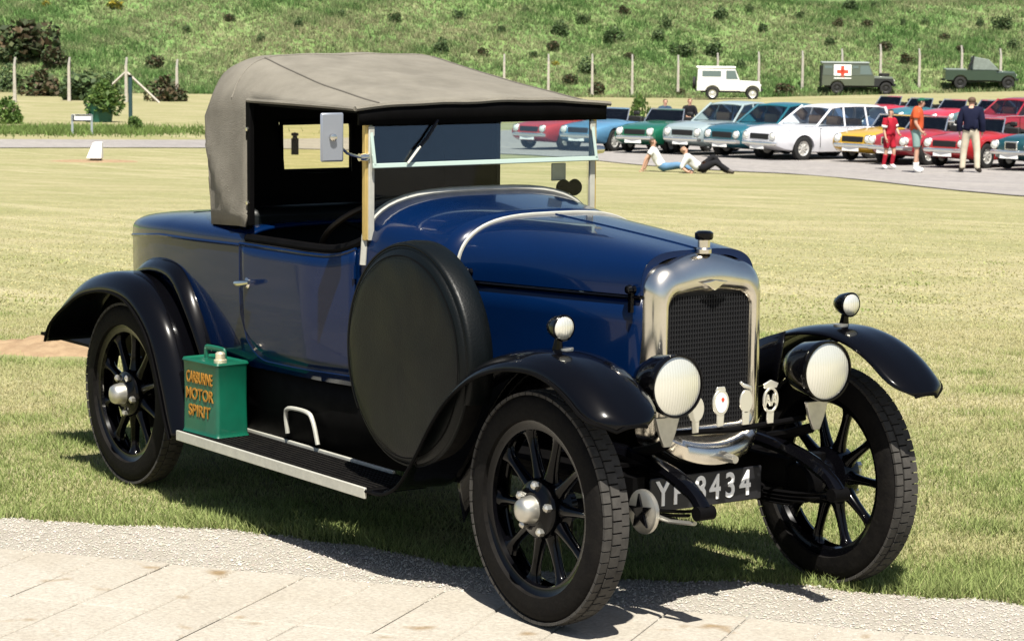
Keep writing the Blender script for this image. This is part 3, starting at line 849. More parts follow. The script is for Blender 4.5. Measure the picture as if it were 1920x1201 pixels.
for ch_, y in (('Y', -.175), ('P', -.115), ('8', -.030), ('4', .028), ('3', .088), ('4', .148)):
    letter(ch_, .108, FRONT(y - .016, .378, .080), WHITE, pl, sx=.82, name='plate_character')

# --- badge bar and badges
bar = MB().tube([(.17, -.29, .585), (.18, 0, .575), (.17, .29, .585)], .009, 8).build('badge_bar', SATIN, CAR)
def badge(y, z, kind):
    b = MB()
    Mx = FRONT(y, z, .185)
    ring = lambda rx, rz, n=28: [(rx * math.cos(a), rz * math.sin(a)) for a in np.linspace(0, 2 * math.pi, n, endpoint=False)]
    b.prism([(-.012, -.072), (.012, -.072), (.014, -.03), (-.014, -.03)], .006, Mx)
    if kind == 'letters':
        o_, i_ = ring(.030, .040), ring(.023, .032)
        b.grid([[(x, q, 0) for x, q in o_], [(x, q, .007) for x, q in o_], [(x, q, .007) for x, q in i_], [(x, q, 0) for x, q in i_]], cu=True, cv=True, M=Mx)
        b.prism([(-.03, .050), (0, .062), (.03, .050), (.022, .036), (-.022, .036)], .006, Mx)
    elif kind == 'figure':
        b.prism(ring(.025, .036), .006, Mx)
        b.tube([(-.018, .055, .004), (-.008, .048, .004), (.004, .044, .004), (.016, .04, .004), (.02, .03, .004)], [.004, .007, .007, .006, .004], 8, M=Mx)
        b.tube([(-.018, .055, .004), (-.024, .060, .004)], .005, 8, M=Mx)
    else:
        b.prism(ring(.031, .040), .007, Mx)
        b.prism([(-.02, .034), (.02, .034), (.014, .048), (-.014, .048)], .006, Mx)
    o = b.build('badge', BADGE, bar, bevel=.0015)
    if kind == 'letters':
        letter('AA', .05, FRONT(y, z - .002, .190), BADGE, bar, depth=.003, sx=.75, name='badge_letters')
    if kind == 'round':
        MB().prism(ring(.022, .030), .002, FRONT(y, z, .192)).build('badge_face', WHITE, bar)
        MB().prism(ring(.006, .006, 12), .002, FRONT(y + .004, z + .010, .194)).build('badge_spot', REDM, bar)
badge(-.158, .652, 'plain'); badge(-.062, .664, 'round'); badge(.038, .660, 'figure'); badge(.135, .656, 'letters')

# --- spare wheel in its black cover
SPC = (-.675, -.60, .742)
spr = empty('spare_wheel', SPC, 0, CAR)
crow = []
for r_, h_ in ((0, .060), (.05, .0605), (.10, .0605), (.15, .059), (.20, .0575), (.25, .056), (.29, .0535), (.315, .050), (.332, .044), (.341, .036), (.345, .03)):
    crow.append([(r_ * math.cos(a), r_ * math.sin(a), h_ + (.0016 * math.sin(3 * a + r_ * 17) + .0011 * math.sin(11 * a - r_ * 40) * r_ / .3) * min(1, r_ / .12) * (1 if r_ < .33 else 0)) for a in np.linspace(0, 2 * math.pi, 72, endpoint=False)])
MB().grid(crow, cv=True, M=AX_Y).build('cover', LEATHER, spr, angle=70)
MB().lathe([(.318, .0512), (.320, .0524), (.322, .0508)], 64, AX_Y).build('stitching', SATIN, spr)
MB().lathe([(.343, .036), (.349, .034), (.351, .028), (.346, .026)], 64, AX_Y).build('piping', LEATHER, spr)
MB().lathe([(.352, .036), (.358, .02), (.362, -.02), (.360, -.05), (.345, -.06)], 64, AX_Y, a0=R(-18), a1=R(215)).build('cover_band', LEATHER, spr, solid=.006, angle=60)
MB().lathe([(.26, .03), (.30, .045), (.335, .035), (.345, 0), (.335, -.045), (.30, -.055), (.26, -.04)], 64, AX_Y).build('tyre', RUBBER, spr)
MB().lathe([(0, -.05), (.26, -.05)], 32, AX_Y).build('back_plate', SATIN, spr)
sp = MB(); sp.box((-.645, -.48, .752), (.05, .16, .05)); sp.build('spare_bracket', SATIN, CAR)

# --- windscreen
scr = empty('windscreen', (-1.19, 0, 1.08), 0, CAR)
def S(x, y, z): return (x + 1.19, y, z - 1.08)
for s in (-1, 1):
    MB().box(S(-1.188, s * .468, 1.275), (.022, .020, .43)).build('post', BRASS, scr, bevel=.003)
    MB().box(S(-1.176, s * .457, 1.25), (.012, .022, .38)).build('post_channel', ALU, scr, bevel=.002)
    MB().lathe([(.0, -.018), (.013, -.018), (.015, 0), (.013, .018), (0, .018)], 12, T(*S(-1.175, s * .485, 1.338)) @ AX_Y).build('pivot_knob', NICKEL, scr)
lo_ = [(y * .985, z + .012) for _, y, z in r5[9:32]]
MB().prism([(-.448, 1.318)] + lo_ + [(.448, 1.318)], .005, T(*S(-1.195, 0, 0)) @ Matrix(((0, 0, 1, 0), (1, 0, 0, 0), (0, 1, 0, 0), (0, 0, 0, 1)))).build('lower_pane', GLASS, scr, smooth=False)
TILT = T(*S(-1.182, 0, 1.452)) @ Matrix.Rotation(R(-12), 4, 'Y')
MB().box((0, 0, -.07), (.005, .90, .138), TILT).build('upper_pane', GLASS2, scr, smooth=False)
fr = MB()
fr.box((0, 0, -.146), (.010, .93, .016), TILT); fr.box((0, 0, .002), (.008, .93, .008), TILT)
for s in (-1, 1): fr.box((0, s * .457, -.072), (.010, .012, .15), TILT)
fr.build('upper_frame', GLEDGE, scr, bevel=.002)
wp = MB(); wp.tube([S(-1.165, -.20, 1.455), S(-1.15, -.25, 1.40), S(-1.142, -.29, 1.365)], .006, 6); wp.build('wiper_arm', BLACK, scr)
MB().tube([S(-1.141, -.285, 1.37), S(-1.139, -.335, 1.315)], .005, 6).build('wiper_blade', ALU, scr)


# --- hood (soft top)
ac = [0, .17, .40, .60, .77, .86, .95, 1.0]; zc = [1.520, 1.550, 1.594, 1.630, 1.653, 1.653, 1.628, 1.43]; ze = [1.503, 1.505, 1.506, 1.505, 1.505, 1.50, 1.485, 1.43]
def hood_pt(a, b):
    xr = -2.345 + .09 * abs(b) ** 5
    x = -1.165 + (xr + 1.165) * a
    y = (0.525 + .012 * math.sin(a * math.pi) - .02 * a ** 6) * b
    c = float(np.interp(a, ac, zc)); e = float(np.interp(a, ac, ze))
    p = float(np.interp(a, [0, .4, .77, 1], [3.0, 4.4, 6.5, 7.0]))
    sag = (.012 * math.sin(a * 8.2 + .4) + .005 * math.sin(a * 23 + b * 5) + .004 * math.sin(b * 14 - a * 9)) * (1 - b * b)
    return (x, y, e + (c - e) * (1 - abs(b) ** p) + sag * .4)
al = np.concatenate([np.linspace(0, .655, 14), 1 - (1 - np.linspace(.06, 1.0, 16)) ** 1.8 * .345])
bl = np.linspace(-1, 1, 41)
hb = MB().grid([[hood_pt(a, b) for b in bl] for a in al])
def perim():
    sd = [a for a in al if .65 < a < .999]
    L = [hood_pt(a, -1) for a in sd]
    L += [hood_pt(1, b) for b in bl]
    L += [hood_pt(a, 1) for a in reversed(sd)]
    return L, len(sd)
PR, nA = perim()
zr = [None, 1.40, 1.36, 1.32, 1.28, 1.24, 1.205, 1.15, 1.10, 1.035]
wrows = []
for i, z0 in enumerate(zr):
    row = []
    for k, (x, y, zt_) in enumerate(PR):
        z = z0
        if z is not None and i < 6 and zt_ > 1.43: z = zt_ + (1.205 - zt_) * i / 6
        t = 0 if z is None else (1.42 - z) / .365
        inx = max(0, -x - 1.9) / .43
        fold = .009 * math.sin(k * .62 - 4.2 * t) * math.sin(max(0, t) * math.pi) * (1 if 3 < k < len(PR) - 4 else 0)
        xx = x + inx * (.055 * t + .02 * math.sin(t * math.pi)) + fold
        ks = min(k, len(PR) - 1 - k)
        rdg = .017 * math.exp(-((ks - (nA + 1 - (nA) * t)) / 1.5) ** 2) * (1 if t > .05 else 0) + .010 * math.exp(-((ks - (nA - 3 - (nA - 6) * t * 1.3)) / 1.1) ** 2) * math.sin(max(0, min(1, t * 1.3)) * math.pi)
        yy = y * (1 + .012 * math.sin(t * math.pi)) + (fold * .6 + rdg * sstep(.02, .35, t) * (1 - sstep(nA - 2, nA + 4, ks))) * (1 if y > 0 else -1)
        row.append((xx, yy, zt_ if z is None else z + (0.02 * (1 - inx) if i == len(zr) - 1 else 0)))
    wrows.append(row)
hb.grid(wrows, skip=lambda i, j: 1 <= i <= 5 and abs((bl[max(0, min(40, j - nA))] + bl[max(0, min(40, j - nA + 1))]) / 2) < .30 and nA <= j < nA + 40)
hood = hb.build('hood', [HOODM, SHADE_LINING], CAR, angle=75)
q = hood.modifiers.new('thickness', 'SOLIDIFY'); q.thickness = 0.006; q.offset = -1; q.material_offset = 1
for s in (-1, 1):
    MB().tube([tuple(np.array(hood_pt(a, s * (.80 - .12 * a / .77))) + np.array([0, 0, .001])) for a in np.linspace(0.02, .77, 18)], .0035, 6).build('seam', SEAMM, hood)
    MB().tube([tuple(np.array(hood_pt(a, s)) + np.array([0, 0, -.004])) for a in np.linspace(0, .655, 12)], .008, 6).build('side_hem', HOODM, hood)
    MB().box((-1.875, s * .527, 1.28), (.03, .02, .44)).build('hood_pillar', SATIN, CAR, bevel=.003)
    MB().box((-1.50, s * .51, 1.492), (.66, .012, .016)).build('side_rail', SATIN, CAR)
    for z in (1.40, 1.14): MB().lathe([(.008, 0), (.007, .005), (0, .006)], 10, T(-1.872, s * .538, z) @ Matrix.Rotation(R(-90 * s), 4, 'X')).build('stud', NICKEL, hood)
MB().tube([tuple(np.array(hood_pt(0, b)) + np.array([.002, 0, -.004])) for b in bl], .009, 6).build('front_hem', HOODM, hood)
MB().tube([hood_pt(.77, b) for b in bl], .003, 6).build('bow_seam', HOODM, hood)
MB().grid([[tuple(np.array(hood_pt(.004, b)) + np.array([.0, 0, -.002]))[:2] + (hood_pt(.004, b)[2] * (1 - t) + 1.444 * t,) for t in (0, .5, 1)] for b in np.linspace(-.97, .97, 21)]).build('header_rail', SATIN, CAR, solid=.012)
fy = .152; fx = -2.312
MB().tube([(fx, -fy, 1.21), (fx, -fy, 1.395), (fx, fy, 1.395), (fx, fy, 1.21), (fx, -fy, 1.21)], .011, 6).build('rear_window_frame', SATIN, hood)
MB().box((fx, 0, 1.30), (.003, .30, .18)).build('rear_window', glass_mat('celluloid', (0.97, 0.95, 0.85), 1.2), hood, smooth=False)

# --- interior
se = MB(); se.box((-1.85, 0, .70), (.44, .90, .16)); se.build('seat_cushion', LEATHER, CAR, bevel=.03)
se = MB(); se.box((-2.03, 0, .93), (.12, .94, .36), Matrix.Rotation(0, 4, 'Y')); se.build('seat_back', LEATHER, CAR, bevel=.03)
MB().box((-1.215, 0, 1.03), (.02, .86, .18)).build('dashboard', SATIN, CAR, bevel=.004)
swm = T(-1.56, -.20, 1.05) @ Matrix.Rotation(R(-38), 4, 'Y')
sw = MB(); sw.grid([[((.20 + .011 * math.cos(b)) * math.cos(a), (.20 + .011 * math.cos(b)) * math.sin(a), .011 * math.sin(b)) for b in np.linspace(0, 2 * math.pi, 8, endpoint=False)] for a in np.linspace(0, 2 * math.pi, 40, endpoint=False)], cu=True, cv=True, M=swm)
stw = sw.build('steering_wheel', WOODM, CAR)
sk = MB()
for k in range(4):
    a = k * math.pi / 2 + .4
    sk.tube([(0, 0, -.01), (.195 * math.cos(a), .195 * math.sin(a), 0)], .008, 6, M=swm)
sk.tube([(0, 0, 0), (0, 0, -.55)], .016, 8, M=swm)
sk.build('steering_column', SATIN, stw)

# --- door mirror on the near post
mr = empty('mirror', (-1.17, -.52, 1.335), 0, CAR)
MB().tube([(0, .03, 0), (.03, -.05, .02), (.045, -.118, .07)], .005, 6).build('mirror_arm', NICKEL, mr)
Mm = T(.045, -.118, .075) @ Matrix.Rotation(R(-10), 4, 'Z')
MB().box((0, 0, 0), (.012, .080, .160), Mm).build('mirror_back', mat('mirror_silver', (.27, .29, .33), .25, metal=.5), mr, bevel=.008)
MB().box((-.0075, 0, 0), (.002, .070, .148), Mm).build('mirror_glass', MIRROR, mr)
MB().lathe([(.012, .004), (.012, .014), (0, .018)], 12, Mm @ T(.005, 0, 0) @ AX_X).build('mirror_boss', NICKEL, mr)
# small twin knob and driving mirror behind the far side of the screen
mr = empty('screen_fitting', (-1.215, .385, 1.205), 0, CAR)
for y in (-.022, .026): MB().lathe([(0, -.01), (.026, -.01), (.03, 0), (.026, .01), (0, .01)], 20, T(0, y, 0) @ AX_X).build('knob', SATIN, mr)
MB().box((-.02, -.03, .055), (.006, .062, .062)).build('small_mirror', ALU, mr, bevel=.004)

# ------------------------------------------------------------------ petrol can standing on the running board
CANX, CANY, CZ = -2.025, -.590, .2975
can = empty('petrol_can', (CANX, CANY, CZ), R(4))
tag(can, 'green petrol can with gold lettering standing on the running board', 'petrol can')
hx, hy, hh = .118, .068, .272
def rr_ring(ix, z, n=5, r=.014):
    pts = []
    for cx_, cy_, a0 in ((hx - ix - r, hy - ix - r, 0), (-hx + ix + r, hy - ix - r, 90), (-hx + ix + r, -hy + ix + r, 180), (hx - ix - r, -hy + ix + r, 270)):
        for k in range(n):
            a = R(a0 + 90 * k / (n - 1)); pts.append((cx_ + r * math.cos(a), cy_ + r * math.sin(a), z))
    return pts
cb = MB(); cb.grid([rr_ring(0, 0), rr_ring(-.003, .004), rr_ring(0, .010), rr_ring(.001, .02), rr_ring(.003, .14), rr_ring(.001, hh - .016), rr_ring(-.003, hh - .008), rr_ring(.0, hh), rr_ring(.008, hh - .006), rr_ring(.03, hh - .002)], cv=True, caps=True)
canb = cb.build('can_body', CANG, can, angle=40)
MB().tube([tuple(p) for p in cr([(-.062, 0, hh - .004), (-.06, 0, hh + .03), (-.045, 0, hh + .037), (.045, 0, hh + .037), (.06, 0, hh + .03), (.062, 0, hh - .004)], 18)], .007, 8, flat=1.5).build('carry_handle', CANG, can)
MB().lathe([(.024, 0), (.024, .012), (.018, .014), (.018, .034), (.012, .04), (0, .041)], 14, T(.078, -.028, hh - .004)).build('filler_cap', mat('brass_cap', (.75, .68, .5), .3, metal=.7), can)
CANSIDE = lambda x, z: Matrix(((1, 0, 0, x), (0, 0, -1, -hy - .0005), (0, 1, 0, z), (0, 0, 0, 1)))
for txt, z, w in (('CARBURINE', .205, .56), ('MOTOR', .145, .88), ('SPIRIT', .085, .94)):
    letter(txt, .058, CANSIDE(0, z), GOLD, can, depth=.0012, sx=w, name='lettering')

# ------------------------------------------------------------------ bank: tufts, shrubs, fence
n = 62000
d_ = RNG.uniform(160.6, 188, n); s_ = RNG.uniform(-44, 46, n)
xy = CAM[:2] + d_[:, None] * FH + s_[:, None] * RH
fl = 0.5 + 0.28 * np.sin(s_ * .33 + d_ * .21) + .22 * np.sin(s_ * .9 - d_ * .7) + .2 * np.sin(s_ * 2.1 + d_ * 1.7 + 1)
pale = np.exp(-(((s_ + 13) / 9) ** 2 + ((d_ - 174) / 5) ** 2))
V, C3 = [], []
for k in range(5):
    off = RNG.normal(0, .10, (n, 2)); p = xy + off
    h = RNG.uniform(.16, .46, n) * (0.7 + .5 * fl); w = RNG.uniform(.035, .08, n)
    z = gz(d_, s_) - .02
    V.append(blades(np.stack([p[:, 0], p[:, 1], z], 1), h, w, .55))
    g = np.clip(fl + RNG.normal(0, .25, n) - pale * .8, 0, 1)[:, None]
    c = np.array([.28, .275, .15]) * (1 - g) + np.array([.095, .19, .05]) * g
    c = np.where((RNG.uniform(0, 1, (n, 1)) < .14), np.array([.05, .095, .03]), c) * RNG.uniform(.7, 1.25, (n, 1))
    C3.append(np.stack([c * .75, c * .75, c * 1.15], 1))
o = link('bank_grass', tri_mesh('bank_grass', np.concatenate(V), np.concatenate(C3), BLADEM))
tag(o, 'long rough grass covering the bank behind the fence', 'grass', kind='stuff')

def leaf_cloud(seed, n, rx, ry, rz, size, cols, clumps=9):
    rg = np.random.default_rng(seed)
    cc = rg.normal(0, 1, (clumps, 3)); cc /= np.linalg.norm(cc, axis=1)[:, None]; cc *= rg.uniform(.25, .72, (clumps, 1)); cc[:, 2] = np.abs(cc[:, 2]) * 1.1 - .05
    cr_ = rg.uniform(.24, .48, clumps)
    k = rg.integers(0, clumps, n)
    v = rg.normal(0, 1, (n, 3)); v /= np.linalg.norm(v, axis=1)[:, None]
    P = cc[k] + v * (cr_[k] * rg.uniform(.55, 1.08, n) ** .6)[:, None]
    P[:, 2] = np.maximum(P[:, 2], -.1)
    P *= np.array([rx, ry, rz])
    a = rg.normal(0, 1, (n, 3)); a /= np.linalg.norm(a, axis=1)[:, None]
    b = np.cross(a, rg.normal(0, 1, (n, 3))); b /= np.linalg.norm(b, axis=1)[:, None]
    sz = size * rg.uniform(.6, 1.4, n)[:, None]
    F = np.stack([P - a * sz, P + b * sz * .55, P + a * sz, P - b * sz * .55], 1)
    cols = np.array(cols); c = cols[rg.integers(0, len(cols), n)] * rg.uniform(.65, 1.3, (n, 1)) * (rg.uniform(.8, 1.15, clumps)[k])[:, None]
    return F, c
DK = [(.05, .085, .03), (.07, .115, .042), (.04, .065, .028), (.085, .12, .045)]
BR = [(.085, .065, .035), (.065, .075, .032), (.10, .07, .038), (.05, .065, .028), (.06, .09, .035)]
GN = [(.10, .17, .035), (.075, .14, .03), (.13, .19, .045), (.06, .11, .025)]
YL = [(.42, .33, .03), (.10, .14, .035), (.30, .26, .04), (.12, .15, .04)]
STEM = mat('stem_bark', (.09, .065, .045), .9)
BM = {}
for key, cols in (('dark', DK), ('brown', BR), ('green', GN), ('yellow', YL)):
    for v in range(2):
        F, c = leaf_cloud(100 + v * 7 + len(key), 1100, .5, .5, .8, .06, cols)
        BM[key, v] = tri_mesh('foliage', F, c, LEAFM)
_st = MB()
for k in range(4): _st.tube([(0, 0, -.05), (.06 * math.cos(k * 1.6), .06 * math.sin(k * 1.6), .2), (.2 * math.cos(k * 1.6), .2 * math.sin(k * 1.6), .45)], [.03, .022, .01], 5)
STEMME = _st.mesh('stem'); STEMME.materials.append(STEM)
BL = {'dark': ('dark green rounded shrub dotted on the grassy bank', 'dark shrubs on the bank'), 'brown': ('rusty brown withered shrub dotted on the grassy bank', 'brown shrubs on the bank'),
      'green': ('fresh green leafy shrub', 'green shrubs'), 'yellow': ('yellow flowering gorse shrub on the grassy bank', 'yellow gorse on the bank')}
SHL = {(55, 112): 'largest rusty brown shrub, high at the left end of the bank', (20, 118): 'dark shrub at the left edge beside the largest brown one', (85, 180): 'brown shrub between the two leftmost fence posts', (150, 188): 'wide dark shrub behind the second fence post from the left', (315, 190): 'brown shrub at the fence just right of the braced post', (292, 128): 'small brown shrub above the braced fence post', (1280, 104): 'wide dark shrub on the bank above the white off-roader, left of it', (1470, 178): 'low brown shrub at the fence between white off-roader and ambulance', (1879, 56): 'large dark shrub high on the bank above the military vehicle', (1594, 20): 'dark shrub on the skyline above the ambulance', (1121, 176): 'brown shrub at the fence right above the front corner of the hood', (1041, 122): 'yellow gorse beside a fence post above the hood', (215, 14): 'wider yellow gorse at the top of the bank on the left', (85, 10): 'small yellow gorse at the top left corner'}
def shrub(u, v, wpx, kind, hr=.9, label=None, name='shrub', group=None):
    label = label or SHL.get((u, v))
    p = at(u, v); d, s = ds(p.x, p.y); w = wpx / FPX * d
    e = empty(name, (p.x, p.y, p.z - .03), random.uniform(0, 6.28))
    f = link('foliage', BM[kind, random.randint(0, 1)], e); f.scale = (w, w, w * hr)
    t = link('stem', STEMME, e); t.scale = (w, w, w * hr)
    lb, gr = BL[kind]
    tag(e, label or lb, 'shrub', None if label else (group or gr))
    return e
for u, v, w, k, *h in [(55, 112, 150, 'brown', .8), (20, 118, 70, 'dark'), (85, 180, 110, 'brown', .7), (150, 188, 120, 'dark', .75), (315, 190, 95, 'brown', .8), (292, 128, 45, 'brown'), (205, 178, 60, 'dark'), (18, 170, 70, 'dark'), (100, 128, 70, 'brown'),
                       (741, 42, 34, 'dark'), (861, 36, 32, 'dark'), (1051, 66, 42, 'dark'), (1093, 44, 34, 'dark'), (1149, 80, 48, 'dark'), (1170, 26, 30, 'brown'), (1248, 52, 32, 'dark'), (1234, 76, 38, 'dark'),
                       (1280, 104, 56, 'dark', .7), (1339, 104, 46, 'dark'), (1351, 36, 36, 'dark'), (1069, 158, 36, 'brown'), (1100, 138, 46, 'dark'), (1121, 176, 40, 'brown'), (828, 98, 40, 'dark'), (1037, 96, 36, 'brown'),
                       (1594, 20, 40, 'dark'), (1693, 48, 18, 'dark', 1.2), (1838, 50, 22, 'dark', 1.2), (1879, 56, 50, 'dark'), (1659, 96, 34, 'brown'), (1772, 76, 26, 'brown'), (1740, 93, 14, 'dark'), (1700, 118, 36, 'brown'), (1734, 46, 18, 'dark'), (1626, 52, 28, 'brown'), (1571, 50, 30, 'brown'),
                       (1470, 178, 60, 'brown', .6), (1275, 178, 30, 'brown', .7), (1430, 60, 30, 'dark'), (1500, 34, 24, 'dark'), (1405, 22, 22, 'dark'), (1555, 84, 26, 'dark'), (1640, 14, 20, 'dark'), (1900, 92, 30, 'dark'), (1800, 98, 24, 'brown'),
                       (560, 50, 26, 'dark'), (640, 30, 22, 'dark'), (430, 40, 26, 'brown'), (350, 60, 24, 'dark'), (490, 78, 24, 'dark'), (940, 62, 26, 'dark'), (985, 24, 22, 'dark'), (905, 104, 28, 'brown'), (1000, 108, 24, 'dark'), (1180, 112, 26, 'brown'), (1390, 128, 26, 'dark'),
                       (1041, 122, 26, 'yellow', .6), (215, 14, 46, 'yellow', .6), (85, 10, 30, 'yellow', .6)]:
    shrub(u, v, w, k, *(h or [.9]))

CONC = mat('concrete_post', (.42, .385, .33), .9, var=.3, vscale=6)
def fence_post(u, v, top, braces=False):
    p = at(u, v); d, s = ds(p.x, p.y); h = (v - top) / FPX * d
    e = empty('fence_post', (p.x, p.y, p.z - .05), heading(1, 0))
    h1 = h * .84
    m = MB(); m.hexa([(-.085, -.085, 0), (.085, -.085, 0), (.085, .085, 0), (-.085, .085, 0), (-.065, -.065, h1), (.065, -.065, h1), (.065, .065, h1), (-.065, .065, h1)])
    m.build('shaft', CONC, e, smooth=False)
    m = MB(); m.hexa([(-.06, -.06, h1), (.06, -.06, h1), (.06, .06, h1), (-.06, .06, h1), (-.05, .26, h + .05), (.05, .26, h + .05), (.05, .36, h + .05), (-.05, .36, h + .05)])
    m.build('cranked_arm', mat_dark_conc, e, smooth=False)
    if braces:
        for q in (-1, 1):
            b = MB(); b.tube([(q * .05, 0, h * .68), (q * 1.75, -.05, .03)], .07, 4); b.build('brace', CONC, e, smooth=False)
    return e
mat_dark_conc = mat('weathered_concrete', (.20, .19, .165), .9)
_ord = ['first', 'second', 'third', 'fourth', 'fifth', 'sixth', 'seventh', 'eighth', 'ninth', 'tenth', 'eleventh', 'twelfth', 'thirteenth']
for u, v, t, lb in [(28, 192, 108, 'leftmost concrete fence post at the foot of the bank'), (130, 190, 108, 'concrete fence post just left of the braced one'), (332, 190, 112, 'concrete fence post between the braced one and the hood')]:
    tag(fence_post(u, v, t), lb, 'fence post', 'concrete posts along the foot of the bank')
for i, (u, v, t) in enumerate([(945, 184, 102), (1028, 182, 102), (1110, 180, 102), (1185, 180, 103), (1271, 179, 104), (1345, 177, 100), (1422, 172, 98), (1504, 167, 96), (1578, 166, 92), (1650, 166, 84), (1723, 164, 92), (1802, 164, 86), (1875, 163, 92)]):
    tag(fence_post(u, v, t), 'concrete fence post, %s to the right of the hood' % _ord[i], 'fence post', 'concrete posts along the foot of the bank')
tag(fence_post(237, 192, 108, True), 'concrete fence post propped by two slanting braces', 'fence post')

# ------------------------------------------------------------------ things on the far lawn at left
def tub():
    p = at(188, 229); d, s = ds(p.x, p.y); k = d / FPX
    e = empty('planter', (p.x, p.y, p.z), heading(1, 0))
    w, h = 27 * k, 34 * k
    m = MB(); m.lathe([(0, 0), (w * .8, 0), (w * .98, h * .9), (w * 1.05, h), (w * .9, h), (w * .85, h * .85), (0, h * .85)], 24); m.build('tub', mat('green_tub', (.012, .085, .06), .5), e)
    f = link('foliage', BM['green', 0], e); f.location = (w * .4, -.1, h * .35); f.scale = (92 * k, 92 * k, 84 * k)
    f = link('foliage', BM['green', 1], e); f.location = (w * .15, .1, h * 1.1); f.scale = (66 * k, 66 * k, 66 * k)
    t = link('stem', STEMME, e); t.location = (0, 0, h * .7); t.scale = (60 * k, 60 * k, 60 * k)
    tag(e, 'bushy green shrub growing in a dark green tub', 'planter')
    return k
K = tub()
p = at(153, 252); kk = ds(p.x, p.y)[0] / FPX
e = empty('low_sign', (p.x, p.y, p.z), heading(1, .1))
GREYM = mat('grey_legs', (.25, .28, .30), .5)
for x in (-17, 19): MB().box((x * kk, 0, 18 * kk), (4 * kk, .05, 37 * kk)).build('leg', GREYM, e)
MB().box((1 * kk, 0, 31 * kk), (38 * kk, .03, 13 * kk)).build('sign_board', WHITE, e)
MB().box((1 * kk, -.02, 25.5 * kk), (38 * kk, .01, 2.5 * kk)).build('sign_border', PLATEM, e)
MB().box((-15.5 * kk, -.02, 31 * kk), (5 * kk, .01, 12 * kk)).build('sign_band', PLATEM, e)
MB().box((4 * kk, -.02, 36 * kk), (32 * kk, .01, 2.5 * kk)).build('sign_top_band', PLATEM, e)
tag(e, 'low white sign board on two grey legs beside the planter', 'sign')
p = at(245, 240); kk = ds(p.x, p.y)[0] / FPX
e = empty('bollard', (p.x, p.y, p.z), 0)
MB().tube([(0, 0, -.05), (0, 0, 96 * kk)], .075, 8).build('post', mat('dark_teal_post', (.02, .05, .055), .5), e)
MB().lathe([(.08, 0), (.08, .05), (0, .09)], 8, T(0, 0, 95 * kk)).build('post_cap', SATIN, e)
tag(e, 'slim dark post standing in front of the braced fence post', 'post')
p = at(180, 303); kk = ds(p.x, p.y)[0] / FPX
e = empty('white_marker', (p.x, p.y, p.z), heading(1, 0))
m = MB(); m.hexa([(-17 * kk, -.16, 6 * kk), (12 * kk, -.16, 6 * kk), (12 * kk, .16, 6 * kk), (-17 * kk, .16, 6 * kk), (-4 * kk, -.1, 36 * kk), (12 * kk, -.1, 37 * kk), (12 * kk, .1, 37 * kk), (-4 * kk, .1, 36 * kk)])
m.build('white_hood', WHITE, e, bevel=.02)
MB().box((0, 0, 3 * kk), (20 * kk, .24, 6.5 * kk)).build('base', mat('dark_base', (.08, .05, .035), .8), e, bevel=.01)
tag(e, 'small white wedge shaped marker on the far lawn', 'marker')
p = at(553, 290); kk = ds(p.x, p.y)[0] / FPX
e = empty('bollard', (p.x, p.y, p.z), 0)
MB().lathe([(.10, -.02), (.10, 30 * kk), (.06, 32 * kk), (.06, 35 * kk), (.1, 36 * kk), (.1, 40 * kk), (0, 42 * kk)], 12).build('bollard_body', SATIN, e)
tag(e, 'short dark bollard seen through the rear window of the hood', 'bollard')
shrub(252, 245, 46, 'green', 1.0, 'small green shrub beside the slim dark post')
shrub(15, 232, 80, 'green', 1.0, 'young green shrub at the left edge of the far lawn')
shrub(1196, 244, 52, 'green', 2.1, 'thin young green tree behind the parked cars', 'young_tree')
# lusher grass round the planter
n = 9000
q = RNG.normal(0, 1, (n, 2)); pc = at(140, 246)
dd, ss = ds(pc.x, pc.y)
d_ = dd + q[:, 0] * 2.6; s_ = ss + q[:, 1] * 2.3
xy = CAM[:2] + d_[:, None] * FH + s_[:, None] * RH
c = np.array([.13, .19, .05]) * RNG.uniform(.7, 1.3, (n, 1))
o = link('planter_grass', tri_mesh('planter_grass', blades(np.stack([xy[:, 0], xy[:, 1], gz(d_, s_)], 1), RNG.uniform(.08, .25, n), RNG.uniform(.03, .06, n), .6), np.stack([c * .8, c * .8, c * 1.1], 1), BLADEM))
tag(o, 'longer green grass round the planter and the low sign', 'grass', kind='stuff')

# ------------------------------------------------------------------ parked cars
CGLASS = glass_mat('car_glass', (.90, .94, .93), 1.45, base=.03)
CHROME = mat('bright_chrome', (.82, .82, .80), .18, metal=.9)
CRIM = mat('silver_wheel', (.62, .61, .58), .35, metal=.5)
TYREB = mat('black_tyre', (.012, .012, .012), .8)
GRILLE = mat('black_grille', (.008, .008, .009), .5)
TRIMB = mat('black_trim', (.012, .012, .012), .6)
LAMPC = mat('car_lamp', (.75, .75, .70), .15, coat=.6)
AMBER = mat('amber_lamp', (.6, .22, .02), .3)
def paint(name, c): return mat(name, c, .35, coat=.8, var=.08, vscale=2)

def boolean(me, cutters):
    o = link('body', me)
    cs = []
    for m in cutters:
        c = link('cutter', m.mesh('cutter', smooth=False)); cs.append(c)
        b = o.modifiers.new('cut', 'BOOLEAN'); b.object = c; b.operation = 'DIFFERENCE'; b.solver = 'EXACT'
    dg = bpy.context.evaluated_depsgraph_get()
    out = bpy.data.meshes.new_from_object(o.evaluated_get(dg))
    for x in [o] + cs: bpy.data.objects.remove(x)
    out.polygons.foreach_set('use_smooth', [True] * len(out.polygons)); out.set_sharp_from_angle(angle=R(38))
    return out

